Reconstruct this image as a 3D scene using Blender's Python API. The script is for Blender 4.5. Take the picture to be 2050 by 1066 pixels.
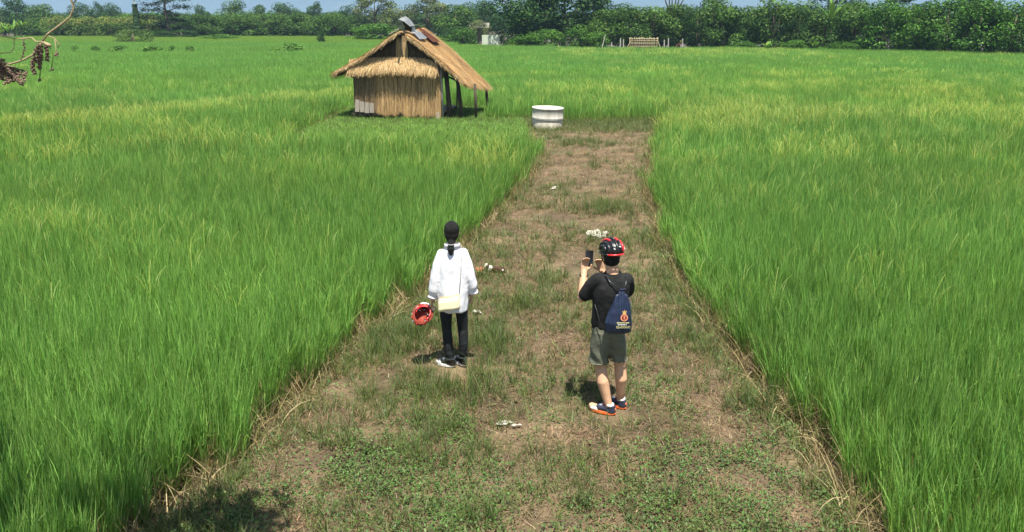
import bpy, bmesh, math, random
import numpy as np
from mathutils import Vector, Matrix, Euler, Quaternion, noise

for o in list(bpy.data.objects): bpy.data.objects.remove(o)
S = bpy.context.scene
COL = S.collection
R = math.radians

# ------------------------------------------------------------------ camera, sky, sun, exposure
cam_d = bpy.data.cameras.new('camera'); cam = bpy.data.objects.new('camera', cam_d); COL.objects.link(cam)
cam.location = (0, 0, 3.75)
cam.rotation_euler = (R(90 - 16.62), 0, 0)
cam_d.sensor_width = 36; cam_d.lens = 36 * 1658 / 2050
cam_d.clip_start = .05; cam_d.clip_end = 20000
S.camera = cam
SUN_EL, SUN_AZ = 72.5, 168.0          # azimuth clockwise from +Y (view direction)
to_sun = Vector((math.sin(R(SUN_AZ)) * math.cos(R(SUN_EL)), math.cos(R(SUN_AZ)) * math.cos(R(SUN_EL)), math.sin(R(SUN_EL))))
W = bpy.data.worlds.new('World'); S.world = W; W.use_nodes = True
nt = W.node_tree; nt.nodes.clear()
sky = nt.nodes.new('ShaderNodeTexSky'); sky.sky_type = 'NISHITA'; sky.sun_disc = False
sky.sun_elevation = R(SUN_EL); sky.sun_rotation = R(SUN_AZ); sky.air_density = 1.0; sky.dust_density = 1.5; sky.ozone_density = 1.0
bg = nt.nodes.new('ShaderNodeBackground'); bg.inputs[1].default_value = .062
wo = nt.nodes.new('ShaderNodeOutputWorld')
nt.links.new(sky.outputs[0], bg.inputs[0]); nt.links.new(bg.outputs[0], wo.inputs[0])
sl = bpy.data.lights.new('sun', 'SUN'); sl.energy = 5.0; sl.angle = R(.53); sl.color = (1, .95, .85)
sun = bpy.data.objects.new('sun', sl); COL.objects.link(sun)
sun.rotation_euler = to_sun.to_track_quat('Z', 'Y').to_euler(); sun.location = (0, 0, 30)
S.view_settings.view_transform = 'Standard'; S.view_settings.look = 'None'
S.view_settings.exposure = 1.25; S.view_settings.gamma = 1
S.render.engine = 'CYCLES'
S.cycles.max_bounces = 5; S.cycles.diffuse_bounces = 3; S.cycles.glossy_bounces = 2
S.cycles.transmission_bounces = 3; S.cycles.transparent_max_bounces = 8; S.cycles.volume_bounces = 0
S.cycles.use_denoising = True

rng = np.random.default_rng(11)
random.seed(11)

# ------------------------------------------------------------------ materials
def nodes(name):
    m = bpy.data.materials.new(name); m.use_nodes = True
    n = m.node_tree; n.nodes.clear()
    out = n.nodes.new('ShaderNodeOutputMaterial')
    return m, n, out
def ramp(n, stops):
    r = n.nodes.new('ShaderNodeValToRGB'); e = r.color_ramp.elements
    while len(e) < len(stops): e.new(.5)
    for k, (p, c) in enumerate(stops): e[k].position = p; e[k].color = (*c, 1)
    return r
def noise_node(n, scale, detail=5, rough=.6, stretch=None, coord='Object'):
    tc = n.nodes.new('ShaderNodeTexCoord'); t = n.nodes.new('ShaderNodeTexNoise')
    t.inputs['Scale'].default_value = scale; t.inputs['Detail'].default_value = detail; t.inputs['Roughness'].default_value = rough
    src = tc.outputs[coord]
    if stretch:
        mp = n.nodes.new('ShaderNodeMapping'); mp.inputs['Scale'].default_value = stretch
        n.links.new(src, mp.inputs[0]); src = mp.outputs[0]
    n.links.new(src, t.inputs['Vector'])
    return t
def mat_noise(name, stops, scale=8, rough=.8, bump=.3, bscale=None, stretch=None, metal=0, spec=.3, detail=6, bdist=.02):
    m, n, out = nodes(name)
    b = n.nodes.new('ShaderNodeBsdfPrincipled')
    t = noise_node(n, scale, detail, .62, stretch); r = ramp(n, stops)
    n.links.new(t.outputs[0], r.inputs[0]); n.links.new(r.outputs[0], b.inputs['Base Color'])
    b.inputs['Roughness'].default_value = rough; b.inputs['Metallic'].default_value = metal
    b.inputs['Specular IOR Level'].default_value = spec
    if bump:
        t2 = noise_node(n, bscale or scale * 3, 6, .65, stretch); bp = n.nodes.new('ShaderNodeBump')
        bp.inputs['Strength'].default_value = bump; bp.inputs['Distance'].default_value = bdist
        n.links.new(t2.outputs[0], bp.inputs['Height']); n.links.new(bp.outputs[0], b.inputs['Normal'])
    n.links.new(b.outputs[0], out.inputs[0])
    return m
def mat_leaf(name, transl=.35, rough=.5, spec=.25, tint=False, boost=(1.25, 1.2, .6)):
    m, n, out = nodes(name)
    a = n.nodes.new('ShaderNodeAttribute'); a.attribute_name = 'col'; c = a.outputs['Color']
    if tint:
        ti = n.nodes.new('ShaderNodeAttribute'); ti.attribute_type = 'INSTANCER'; ti.attribute_name = 'tint'
        mx = n.nodes.new('ShaderNodeMix'); mx.data_type = 'RGBA'; mx.blend_type = 'MULTIPLY'; mx.inputs[0].default_value = 1
        n.links.new(c, mx.inputs[6]); n.links.new(ti.outputs['Color'], mx.inputs[7]); c = mx.outputs[2]
    b = n.nodes.new('ShaderNodeBsdfPrincipled'); n.links.new(c, b.inputs['Base Color'])
    b.inputs['Roughness'].default_value = rough; b.inputs['Specular IOR Level'].default_value = spec
    if transl:
        tr = n.nodes.new('ShaderNodeBsdfTranslucent')
        m2 = n.nodes.new('ShaderNodeMix'); m2.data_type = 'RGBA'; m2.blend_type = 'MULTIPLY'; m2.inputs[0].default_value = 1
        n.links.new(c, m2.inputs[6]); m2.inputs[7].default_value = (*boost, 1); n.links.new(m2.outputs[2], tr.inputs[0])
        ms = n.nodes.new('ShaderNodeMixShader'); ms.inputs[0].default_value = transl
        n.links.new(b.outputs[0], ms.inputs[1]); n.links.new(tr.outputs[0], ms.inputs[2]); n.links.new(ms.outputs[0], out.inputs[0])
    else: n.links.new(b.outputs[0], out.inputs[0])
    return m
def flat(name, c, rough=.6, spec=.3, metal=0, var=.25, scale=30, bump=.15):
    lo = tuple(v * (1 - var) for v in c); hi = tuple(min(1, v * (1 + var)) for v in c)
    return mat_noise(name, [(.3, lo), (.7, hi)], scale, rough, bump, scale * 2, None, metal, spec, 4, .004)

MAT = dict(
    rice=mat_leaf('rice_leaf', .48, .45, .3, True, (1.3, 1.2, .8)), straw=mat_leaf('straw', .12, .6, .25), weed=mat_leaf('weed', .3, .5, .25, True),
    leaf=mat_leaf('tree_leaf', .25, .6, .15), dry=mat_leaf('dry_leaf', .15, .7, .15, True),
    thatch=mat_noise('thatch_core', [(.3, (.20, .12, .05)), (.7, (.36, .23, .10))], 9, .9, .8, 40, (1, 1, 1)),
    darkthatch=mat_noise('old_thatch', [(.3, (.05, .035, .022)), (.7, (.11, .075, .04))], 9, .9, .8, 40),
    bark=mat_noise('bark', [(.3, (.09, .07, .05)), (.7, (.2, .16, .11))], 10, .9, .8, 30, (1, 1, .3)),
    twig=mat_noise('twig', [(.3, (.22, .17, .1)), (.7, (.42, .34, .2))], 40, .8, .4, 120),
    wood=mat_noise('dark_wood', [(.3, (.035, .028, .02)), (.7, (.10, .08, .055))], 8, .9, .7, 30, (1, 1, .15)),
    plank=mat_noise('weathered_plank', [(.3, (.26, .22, .18)), (.7, (.48, .42, .36))], 6, .85, .5, 30, (3, 3, .3)),
    bamboo=mat_noise('bamboo', [(.3, (.24, .195, .11)), (.7, (.42, .35, .21))], 8, .6, .2, 30),
    whitepost=mat_noise('pale_post', [(.3, (.32, .31, .26)), (.7, (.54, .52, .45))], 6, .8, .2, 30),
    tin=mat_noise('grey_tin', [(.3, (.34, .36, .37)), (.7, (.55, .57, .58))], 5, .45, .15, 30, None, .35, .4),
    rust=mat_noise('rusty_tin', [(.3, (.10, .035, .018)), (.7, (.22, .085, .045))], 7, .8, .3, 30),
    sign=mat_noise('sign_panel', [(.3, (.50, .56, .42)), (.7, (.56, .62, .48))], 3, .6, .05, 30),
    skin_m=flat('skin_man', (.56, .33, .20), .5, .35, 0, .1, 40), skin_w=flat('skin_woman', (.50, .30, .20), .5, .35, 0, .1, 40),
    hair=mat_noise('black_hair', [(.3, (.004, .004, .004)), (.7, (.010, .009, .008))], 20, .55, .6, 90, (6, 6, 1), 0, .25),
    tee=mat_noise('black_tee', [(.3, (.008, .0085, .0085)), (.7, (.017, .018, .018))], 12, .85, .4, 14, None, 0, .2, 4, .03),
    shorts=mat_noise('olive_shorts', [(.3, (.11, .115, .08)), (.7, (.17, .175, .125))], 12, .85, .5, 14, None, 0, .2, 4, .03),
    shirt=mat_noise('white_shirt', [(.3, (.74, .74, .78)), (.7, (.80, .80, .83))], 9, .8, .5, 11, (1, 1, .4), 0, .2, 4, .03),
    jeans=mat_noise('black_jeans', [(.3, (.010, .012, .013)), (.7, (.022, .025, .026))], 14, .8, .3, 20, None, 0, .25, 4, .02),
    bag=mat_noise('navy_nylon', [(.3, (.007, .013, .036)), (.7, (.018, .030, .068))], 9, .45, .5, 14, (3, 3, .6), 0, .45, 4, .02),
    cream=flat('cream_leather', (.78, .70, .46), .5, .3, 0, .04), black=flat('black_plastic', (.012, .013, .014), .3, .5),
    red=flat('red_plastic', (.55, .02, .025), .35, .5, 0, .1), white=flat('white_plastic', (.78, .77, .74), .4, .4, 0, .05),
    grey=flat('grey_fabric', (.25, .25, .25), .8, .2), navy=flat('navy_mesh', (.03, .035, .06), .7, .3), orange=flat('orange_sole', (.80, .16, .03), .5, .4, 0, .1),
    screen=flat('phone_back', (.01, .01, .011), .15, .5, 0, 0, 5, 0), gold=flat('gold_print', (.75, .48, .16), .6, .2, 0, .1), pink=flat('salmon_print', (.75, .30, .18), .6, .2, 0, .1),
    dred=flat('dark_red_print', (.22, .035, .02), .6, .2), ylw=flat('yellow_print', (.62, .58, .28), .6, .2, 0, .1), eye=flat('eye', (.02, .015, .01), .2, .5),
    paper=mat_noise('torn_paper', [(.3, (.60, .57, .48)), (.7, (.78, .75, .66))], 30, .8, .4, 60), brown=flat('brown_wrapper', (.07, .028, .015), .35, .5), coral=flat('coral_scrap', (.62, .20, .12), .7, .2),
)
def concrete(name, a, b, dark):
    m, n, out = nodes(name); p = n.nodes.new('ShaderNodeBsdfPrincipled'); p.inputs['Roughness'].default_value = .9
    t = noise_node(n, 5, 8, .65); r = ramp(n, [(.3, a), (.7, b)]); n.links.new(t.outputs[0], r.inputs[0])
    s = noise_node(n, 6, 6, .7, (1, 1, .12)); rs = ramp(n, [(.45, (0, 0, 0)), (.62, (1, 1, 1))]); n.links.new(s.outputs[0], rs.inputs[0])
    mx = n.nodes.new('ShaderNodeMix'); mx.data_type = 'RGBA'; n.links.new(rs.outputs[0], mx.inputs[0]); n.links.new(r.outputs[0], mx.inputs[6]); mx.inputs[7].default_value = (*dark, 1)
    n.links.new(mx.outputs[2], p.inputs['Base Color'])
    bp = n.nodes.new('ShaderNodeBump'); bp.inputs['Strength'].default_value = .4; bp.inputs['Distance'].default_value = .01
    t2 = noise_node(n, 40, 6, .7); n.links.new(t2.outputs[0], bp.inputs['Height']); n.links.new(bp.outputs[0], p.inputs['Normal'])
    n.links.new(p.outputs[0], out.inputs[0]); return m
MAT['conc1'] = concrete('stained_concrete', (.42, .40, .34), (.55, .53, .46), (.36, .345, .30))
MAT['conc2'] = concrete('clean_concrete', (.50, .46, .37), (.62, .58, .47), (.44, .40, .32))

# ------------------------------------------------------------------ mesh helpers
def link(name, me, mat=None, parent=None):
    o = bpy.data.objects.new(name, me); COL.objects.link(o)
    if mat is not None and len(me.materials) == 0:
        me.materials.append(MAT[mat] if isinstance(mat, str) else mat)
    if parent is not None: o.parent = parent
    return o
def tag(o, label=None, cat=None, group=None, kind=None):
    if label: o['label'] = label
    if cat: o['category'] = cat
    if group: o['group'] = group
    if kind: o['kind'] = kind
    return o
def thing(name, label, cat, loc=(0, 0, 0), rz=0, group=None):
    o = bpy.data.objects.new(name, None); COL.objects.link(o); o.empty_display_size = .1
    o.location = loc; o.rotation_euler = (0, 0, rz)
    return tag(o, label, cat, group)
def npmesh(name, V, F, col=None, smooth=False):
    V = np.asarray(V, np.float32).reshape(-1, 3); F = np.asarray(F, np.int32); k = F.shape[1]
    me = bpy.data.meshes.new(name)
    me.vertices.add(len(V)); me.vertices.foreach_set('co', V.ravel())
    me.loops.add(F.size); me.loops.foreach_set('vertex_index', F.ravel())
    me.polygons.add(len(F)); me.polygons.foreach_set('loop_start', np.arange(0, F.size, k, dtype=np.int32))
    me.update(calc_edges=True)
    if col is not None:
        at = me.attributes.new('col', 'FLOAT_COLOR', 'POINT')
        c = np.ones((len(V), 4), np.float32); c[:, :3] = np.asarray(col).reshape(-1, 3); at.data.foreach_set('color', c.ravel())
    if smooth: me.polygons.foreach_set('use_smooth', np.ones(len(F), bool))
    return me
def blades(base, az, L, lean, bend, Wd, nseg=4, tip=.08, twist=None, power=1.4, belly=0.0):
    """curved strips; returns V (N,(nseg+1),2,3) and t values"""
    N = len(L); t = np.linspace(0, 1, nseg + 1)
    th = lean[:, None] + bend[:, None] * t[None, :] ** power
    ds = L[:, None] / nseg
    thm = (th[:, 1:] + th[:, :-1]) / 2
    r = np.concatenate([np.zeros((N, 1)), np.cumsum(np.sin(thm) * ds, 1)], 1)
    z = np.concatenate([np.zeros((N, 1)), np.cumsum(np.cos(thm) * ds, 1)], 1)
    P = np.stack([base[:, 0:1] + r * np.cos(az)[:, None], base[:, 1:2] + r * np.sin(az)[:, None], base[:, 2:3] + z], -1)
    if twist is None: twist = np.zeros(N)
    wd = np.stack([-np.sin(az + twist), np.cos(az + twist), np.zeros(N)], -1)
    prof = np.clip(1 - t ** 2.2, tip, 1) if not belly else np.clip(np.sin(np.pi * np.clip(t * .9 + .1, 0, 1)) ** .8, tip, 1)
    w = Wd[:, None] * prof[None, :] / 2
    V = np.stack([P - wd[:, None, :] * w[..., None], P + wd[:, None, :] * w[..., None]], 2)
    return V, t
def strip_faces(N, nseg):
    b = (np.arange(N) * (nseg + 1) * 2)[:, None] + (np.arange(nseg) * 2)[None, :]
    return np.stack([b, b + 1, b + 3, b + 2], -1).reshape(-1, 4)
def join_parts(parts):
    """parts: list of (V(-1,3), F, C(-1,3)) -> combined"""
    Vs, Fs, Cs, k = [], [], [], 0
    for V, F, C in parts:
        V = V.reshape(-1, 3); Vs.append(V); Fs.append(F + k); Cs.append(C.reshape(-1, 3)); k += len(V)
    return np.concatenate(Vs), np.concatenate(Fs), np.concatenate(Cs)
def blade_part(base, az, L, lean, bend, Wd, c, nseg=4, root=None, **kw):
    V, t = blades(base, az, L, lean, bend, Wd, nseg, **kw)
    N = len(L); c = np.asarray(c, float)
    if c.ndim == 1: c = np.repeat(c[None], N, 0)
    C = np.repeat(np.repeat(c[:, None, None, :], nseg + 1, 1), 2, 2)
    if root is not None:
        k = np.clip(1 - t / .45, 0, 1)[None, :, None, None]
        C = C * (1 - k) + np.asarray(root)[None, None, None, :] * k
    return V, strip_faces(N, nseg), C
def tubes(bm, pts, rad, seg=8, cap=True):
    pts = [Vector(p) for p in pts]; rings = []
    for i, p in enumerate(pts):
        d = (pts[min(i + 1, len(pts) - 1)] - pts[max(i - 1, 0)]).normalized()
        a = d.orthogonal().normalized() if i == 0 else (a - d * a.dot(d)).normalized()
        b = d.cross(a); r = rad[i] if hasattr(rad, '__len__') else rad
        rings.append([bm.verts.new(p + (a * math.cos(2 * math.pi * k / seg) + b * math.sin(2 * math.pi * k / seg)) * r) for k in range(seg)])
    for q, w in zip(rings, rings[1:]):
        for k in range(seg): bm.faces.new((q[k], q[(k + 1) % seg], w[(k + 1) % seg], w[k]))
    if cap: bm.faces.new(rings[0][::-1]); bm.faces.new(rings[-1])
def tomesh(name, bm, smooth=False, bevel=0):
    if bevel: bmesh.ops.bevel(bm, geom=bm.edges[:], offset=bevel, segments=2, affect='EDGES', clamp_overlap=True)
    bmesh.ops.recalc_face_normals(bm, faces=bm.faces[:])
    me = bpy.data.meshes.new(name); bm.to_mesh(me); bm.free()
    if smooth: me.polygons.foreach_set('use_smooth', np.ones(len(me.polygons), bool))
    return me
def tube_obj(name, pts, rad, mat, parent=None, seg=8, smooth=True):
    bm = bmesh.new(); tubes(bm, pts, rad, seg); return link(name, tomesh(name, bm, smooth), mat, parent)
def box_bm(bm, c, s, rot=None):
    M = Matrix.Translation(c) @ (rot.to_matrix().to_4x4() if rot else Matrix()) @ Matrix.Diagonal((*s, 1))
    bmesh.ops.create_cube(bm, size=1, matrix=M)
def box_obj(name, c, s, mat, parent=None, rot=None, bevel=.006):
    bm = bmesh.new(); box_bm(bm, c, s, rot); return link(name, tomesh(name, bm, False, bevel), mat, parent)
def ball(bm, c, r, rot=None, u=20, v=12):
    M = Matrix.Translation(c) @ (rot.to_matrix().to_4x4() if rot else Matrix()) @ Matrix.Diagonal((*(r if hasattr(r, '__len__') else (r, r, r)), 1))
    bmesh.ops.create_uvsphere(bm, u_segments=u, v_segments=v, radius=1, matrix=M)
def limb(bm, pts, rad, seg=14):
    tubes(bm, pts, rad, seg)
    for p, r in zip(pts, rad): ball(bm, p, r, None, 14, 8)
def loft(bm, secs, seg=28):
    """secs: (x,y,z,rx,ry[,pow]) horizontal super-ellipses from bottom to top"""
    rings = []
    for s in secs:
        x, y, z, rx, ry = s[:5]; rings.append([bm.verts.new((x + rx * math.cos(2 * math.pi * k / seg), y + ry * math.sin(2 * math.pi * k / seg), z)) for k in range(seg)])
    for q, w in zip(rings, rings[1:]):
        for k in range(seg): bm.faces.new((q[k], q[(k + 1) % seg], w[(k + 1) % seg], w[k]))
    bm.faces.new(rings[0][::-1]); bm.faces.new(rings[-1])
def remesh(name, bm, voxel, smooth=4, mat=None, parent=None, wr=0, wscale=(9, 9, 5), seed=0, folds=None):
    me = tomesh(name + '_src', bm); o = bpy.data.objects.new(name + '_src', me); COL.objects.link(o)
    m = o.modifiers.new('r', 'REMESH'); m.mode = 'VOXEL'; m.voxel_size = voxel
    if smooth: s = o.modifiers.new('s', 'SMOOTH'); s.iterations = smooth; s.factor = .5
    dg = bpy.context.evaluated_depsgraph_get(); ev = o.evaluated_get(dg)
    out = bpy.data.meshes.new_from_object(ev); out.name = name
    bpy.data.objects.remove(o); bpy.data.meshes.remove(me)
    if wr:
        n = len(out.vertices); co = np.empty(n * 3, np.float32); no = np.empty(n * 3, np.float32)
        out.vertices.foreach_get('co', co); out.vertices.foreach_get('normal', no); co = co.reshape(-1, 3); no = no.reshape(-1, 3)
        d = np.array([noise.noise(Vector((p[0] * wscale[0] + seed, p[1] * wscale[1], p[2] * wscale[2]))) * .7 + noise.noise(Vector((p[0] * wscale[0] * 2.3 + seed, p[1] * wscale[1] * 2.3, p[2] * wscale[2] * 2.6))) * .4 for p in co])
        if folds is not None: d = d + folds(co)
        co = co + no * (d * wr)[:, None]; out.vertices.foreach_set('co', co.astype(np.float32).ravel()); out.update()
    out.polygons.foreach_set('use_smooth', np.ones(len(out.polygons), bool))
    out.materials.clear()
    return link(name, out, mat, parent)

# value noise in numpy
def vnoise(x, y, s, seed=0):
    r = np.random.default_rng(seed).random((256, 256)); x = x / s + 1000.3; y = y / s + 1000.7
    xi = np.floor(x).astype(int); yi = np.floor(y).astype(int); fx = x - xi; fy = y - yi
    fx = fx * fx * (3 - 2 * fx); fy = fy * fy * (3 - 2 * fy); a = lambda i, j: r[i % 256, j % 256]
    return (a(xi, yi) * (1 - fx) + a(xi + 1, yi) * fx) * (1 - fy) + (a(xi, yi + 1) * (1 - fx) + a(xi + 1, yi + 1) * fx) * fy
def fbm(x, y, s, seed=0, o=4):
    v = 0; a = .5; t = 0
    for k in range(o): v = v + a * vnoise(x, y, s / 2 ** k, seed + k); t += a; a *= .55
    return v / t
def scatter(name, protos, P, rz, sc, idx, tint, tilt=None):
    me = bpy.data.meshes.new(name); P = np.asarray(P, np.float32); n = len(P)
    me.vertices.add(n); me.vertices.foreach_set('co', P.ravel())
    rot = np.zeros((n, 3), np.float32); rot[:, 2] = rz
    if tilt is not None: rot[:, :2] = tilt
    me.attributes.new('rot', 'FLOAT_VECTOR', 'POINT').data.foreach_set('vector', rot.ravel())
    s3 = np.asarray(sc, np.float32); s3 = np.repeat(s3[:, None], 3, 1) if s3.ndim == 1 else s3
    me.attributes.new('scl', 'FLOAT_VECTOR', 'POINT').data.foreach_set('vector', np.ascontiguousarray(s3).ravel())
    me.attributes.new('idx', 'INT', 'POINT').data.foreach_set('value', np.asarray(idx, np.int32))
    c = np.ones((n, 4), np.float32); c[:, :3] = tint
    me.attributes.new('tint', 'FLOAT_COLOR', 'POINT').data.foreach_set('color', c.ravel())
    o = link(name, me)
    pc = bpy.data.collections.new(name + '_clumps')
    for k, pm in enumerate(protos): pc.objects.link(bpy.data.objects.new('%s_clump_%02d' % (name, k), pm))
    ng = bpy.data.node_groups.new(name, 'GeometryNodeTree')
    ng.interface.new_socket('Geometry', in_out='INPUT', socket_type='NodeSocketGeometry')
    ng.interface.new_socket('Geometry', in_out='OUTPUT', socket_type='NodeSocketGeometry')
    N = ng.nodes; gi = N.new('NodeGroupInput'); go = N.new('NodeGroupOutput')
    ci = N.new('GeometryNodeCollectionInfo'); ci.inputs['Collection'].default_value = pc
    ci.inputs['Separate Children'].default_value = True; ci.inputs['Reset Children'].default_value = True
    ip = N.new('GeometryNodeInstanceOnPoints'); ip.inputs['Pick Instance'].default_value = True
    def attr(nm, dt):
        a = N.new('GeometryNodeInputNamedAttribute'); a.data_type = dt; a.inputs['Name'].default_value = nm; return a.outputs['Attribute']
    er = N.new('FunctionNodeEulerToRotation'); l = ng.links.new
    l(attr('rot', 'FLOAT_VECTOR'), er.inputs[0]); l(er.outputs[0], ip.inputs['Rotation'])
    l(attr('scl', 'FLOAT_VECTOR'), ip.inputs['Scale']); l(attr('idx', 'INT'), ip.inputs['Instance Index'])
    l(gi.outputs[0], ip.inputs['Points']); l(ci.outputs[0], ip.inputs['Instance']); l(ip.outputs[0], go.inputs[0])
    md = o.modifiers.new('scatter', 'NODES'); md.node_group = ng
    return o

# ------------------------------------------------------------------ layout of the place (metres; x right, y away from the viewer)
_ly = [0, 5.5, 6.0, 6.8, 9.3, 11.85, 16.15, 23.6, 24.6]; _lx = [-3.0, -2.9, -2.7, -2.35, -1.9, -1.24, -.25, .85, .95]
_ry = [0, 5.85, 8.5, 11.1, 14.2, 20.6, 32.4, 40]; _rx = [2.75, 2.72, 2.64, 2.55, 2.6, 3.4, 5.7, 7.2]
def xl(y): return np.interp(y, _ly, _lx)
def xr(y): return np.interp(y, _ry, _rx)
def inside(x, y):
    """signed distance-like value, > 0 on the trodden strip and the clearing by the hut"""
    x = np.asarray(x, float); y = np.asarray(y, float)
    strip = np.minimum(np.minimum(x - xl(y), xr(y) - x), 25.2 - y)
    back = np.where(x < -.9, 36.2, 31.9) + .25 * np.sin(x * 1.7)
    clear = np.minimum(np.minimum(x + 7.0, xr(y) - x), np.minimum(y - 24.2 - .2 * np.sin(x * 2.1), back - y))
    return np.maximum(strip, clear) + .22 * (fbm(x, y, .9, 3) - .5) * np.clip(y / 8, .6, 1.6)
def path_z(x, y):
    d = inside(x, y); k = np.clip((d + .12) / .34, 0, 1); k = k * k * (3 - 2 * k)
    return -.24 + .24 * k + .05 * (fbm(x, y, 1.1, 7) - .5) * k + .022 * (fbm(x, y, .22, 9) - .5)
MUD = -.16

# ground: one sheet to the foot of the hills
def mat_ground():
    m, n, out = nodes('paddy_mud'); p = n.nodes.new('ShaderNodeBsdfPrincipled'); p.inputs['Roughness'].default_value = .55
    t = noise_node(n, 1.3, 8, .65); r = ramp(n, [(.3, (.045, .035, .02)), (.7, (.10, .075, .04))]); n.links.new(t.outputs[0], r.inputs[0]); n.links.new(r.outputs[0], p.inputs['Base Color'])
    n.links.new(p.outputs[0], out.inputs[0]); return m
gm = npmesh('ground', [(-6400, -100, MUD), (6400, -100, MUD), (6400, 6300, MUD), (-6400, 6300, MUD)], [[0, 1, 2, 3]])
tag(link('ground', gm, mat_ground()), kind='structure')

def mat_path():
    m, n, out = nodes('trodden_earth'); p = n.nodes.new('ShaderNodeBsdfPrincipled'); p.inputs['Roughness'].default_value = .95; p.inputs['Specular IOR Level'].default_value = .15
    t = noise_node(n, 1.1, 9, .68); r = ramp(n, [(.32, (.06, .043, .027)), (.47, (.132, .096, .058)), (.6, (.205, .150, .088)), (.75, (.295, .218, .13))]); n.links.new(t.outputs[0], r.inputs[0])
    t2 = noise_node(n, 2.3, 8, .7); r2 = ramp(n, [(.55, (0, 0, 0)), (.72, (1, 1, 1))]); n.links.new(t2.outputs[0], r2.inputs[0])
    mx = n.nodes.new('ShaderNodeMix'); mx.data_type = 'RGBA'; n.links.new(r2.outputs[0], mx.inputs[0]); n.links.new(r.outputs[0], mx.inputs[6]); mx.inputs[7].default_value = (.12, .125, .045, 1)
    t3 = noise_node(n, 45, 6, .75); r3 = ramp(n, [(.3, (.45, .45, .45)), (.65, (1.25, 1.25, 1.25))]); n.links.new(t3.outputs[0], r3.inputs[0])
    m3 = n.nodes.new('ShaderNodeMix'); m3.data_type = 'RGBA'; m3.blend_type = 'MULTIPLY'; m3.inputs[0].default_value = 1; n.links.new(mx.outputs[2], m3.inputs[6]); n.links.new(r3.outputs[0], m3.inputs[7])
    n.links.new(m3.outputs[2], p.inputs['Base Color'])
    bp = n.nodes.new('ShaderNodeBump'); bp.inputs['Strength'].default_value = .8; bp.inputs['Distance'].default_value = .03; n.links.new(t3.outputs[0], bp.inputs['Height']); n.links.new(bp.outputs[0], p.inputs['Normal'])
    n.links.new(p.outputs[0], out.inputs[0]); return m
gx = np.arange(-8.0, 8.01, .07); gy = np.arange(1.5, 37.6, .07); GX, GY = np.meshgrid(gx, gy)
pz = path_z(GX, GY); nx = len(gx); ii = np.arange(len(gy) - 1)[:, None] * nx + np.arange(nx - 1)[None, :]
PF = np.stack([ii, ii + 1, ii + nx + 1, ii + nx], -1).reshape(-1, 4)
keep = (pz.ravel()[PF].max(1) > MUD - .05); PF = PF[keep]
pm = npmesh('path', np.stack([GX, GY, pz], -1), PF, smooth=True)
tag(link('path', pm, mat_path()), kind='structure')

# hills far behind, seen only as a blue band over the trees
hx = np.linspace(-6000, 6000, 121); hy = np.linspace(4200, 6200, 21); HX, HY = np.meshgrid(hx, hy)
hz = np.clip((HY - 4200) / 1100, 0, 1) * (230 + 260 * fbm(HX, HY, 2400, 21)) * np.clip((6200 - HY) / 400, 0, 1) + 60 * (fbm(HX, HY, 500, 23) - .5) * np.clip((HY - 4200) / 500, 0, 1) + MUD - 2
ii = np.arange(20)[:, None] * 121 + np.arange(120)[None, :]
hm = npmesh('hills', np.stack([HX, HY, hz], -1), np.stack([ii, ii + 1, ii + 122, ii + 121], -1).reshape(-1, 4), smooth=True)
tag(link('hills', hm, mat_noise('forest_hill', [(.35, (.02, .04, .025)), (.65, (.045, .075, .035))], .004, .95, 0)), kind='structure')

# ------------------------------------------------------------------ rice
GREENS = np.array([(.135, .295, .05), (.175, .345, .066), (.105, .24, .042), (.215, .365, .085)])
def U(a, b, n): return rng.uniform(a, b, n)
def rice_clump(nb, rad, wid, nseg, hl=(.62, 1.06), pan=0, dead=.06, name='rice_clump'):
    a = U(0, 6.283, nb); r = rad * np.sqrt(U(0, 1, nb)); base = np.stack([r * np.cos(a), r * np.sin(a), np.zeros(nb)], -1)
    az = a + rng.normal(0, .9, nb); L = U(*hl, nb); c = GREENS[rng.integers(0, 4, nb)] * U(.6, 1.35, nb)[:, None]
    dd = rng.random(nb) < dead; c[dd] = np.array((.30, .23, .10)) * U(.6, 1.2, dd.sum())[:, None]; L[dd] *= .6
    bend = U(.0, .26, nb); lg = rng.random(nb) < .04; bend[lg] = U(.6, 1.4, lg.sum())
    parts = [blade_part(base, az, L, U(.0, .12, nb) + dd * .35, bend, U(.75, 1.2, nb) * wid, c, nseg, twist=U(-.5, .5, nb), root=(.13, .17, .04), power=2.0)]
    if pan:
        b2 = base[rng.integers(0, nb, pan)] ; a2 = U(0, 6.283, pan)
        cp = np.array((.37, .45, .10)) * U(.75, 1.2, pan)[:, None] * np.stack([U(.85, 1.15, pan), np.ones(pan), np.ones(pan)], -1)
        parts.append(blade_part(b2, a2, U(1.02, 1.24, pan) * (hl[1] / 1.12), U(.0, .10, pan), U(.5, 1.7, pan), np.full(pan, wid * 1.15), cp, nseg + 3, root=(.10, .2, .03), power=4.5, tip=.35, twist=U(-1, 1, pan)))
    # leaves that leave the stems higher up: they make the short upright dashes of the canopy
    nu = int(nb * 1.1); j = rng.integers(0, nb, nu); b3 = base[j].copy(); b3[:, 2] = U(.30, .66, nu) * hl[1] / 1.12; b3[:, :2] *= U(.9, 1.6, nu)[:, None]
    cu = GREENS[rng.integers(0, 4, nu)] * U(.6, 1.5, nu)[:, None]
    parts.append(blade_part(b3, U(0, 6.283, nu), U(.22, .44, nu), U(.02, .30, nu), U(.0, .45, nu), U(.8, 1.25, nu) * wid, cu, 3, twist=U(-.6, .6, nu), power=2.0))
    V, F, C = join_parts(parts); me = npmesh(name, V, F, C); me.materials.append(MAT['rice']); return me
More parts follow.
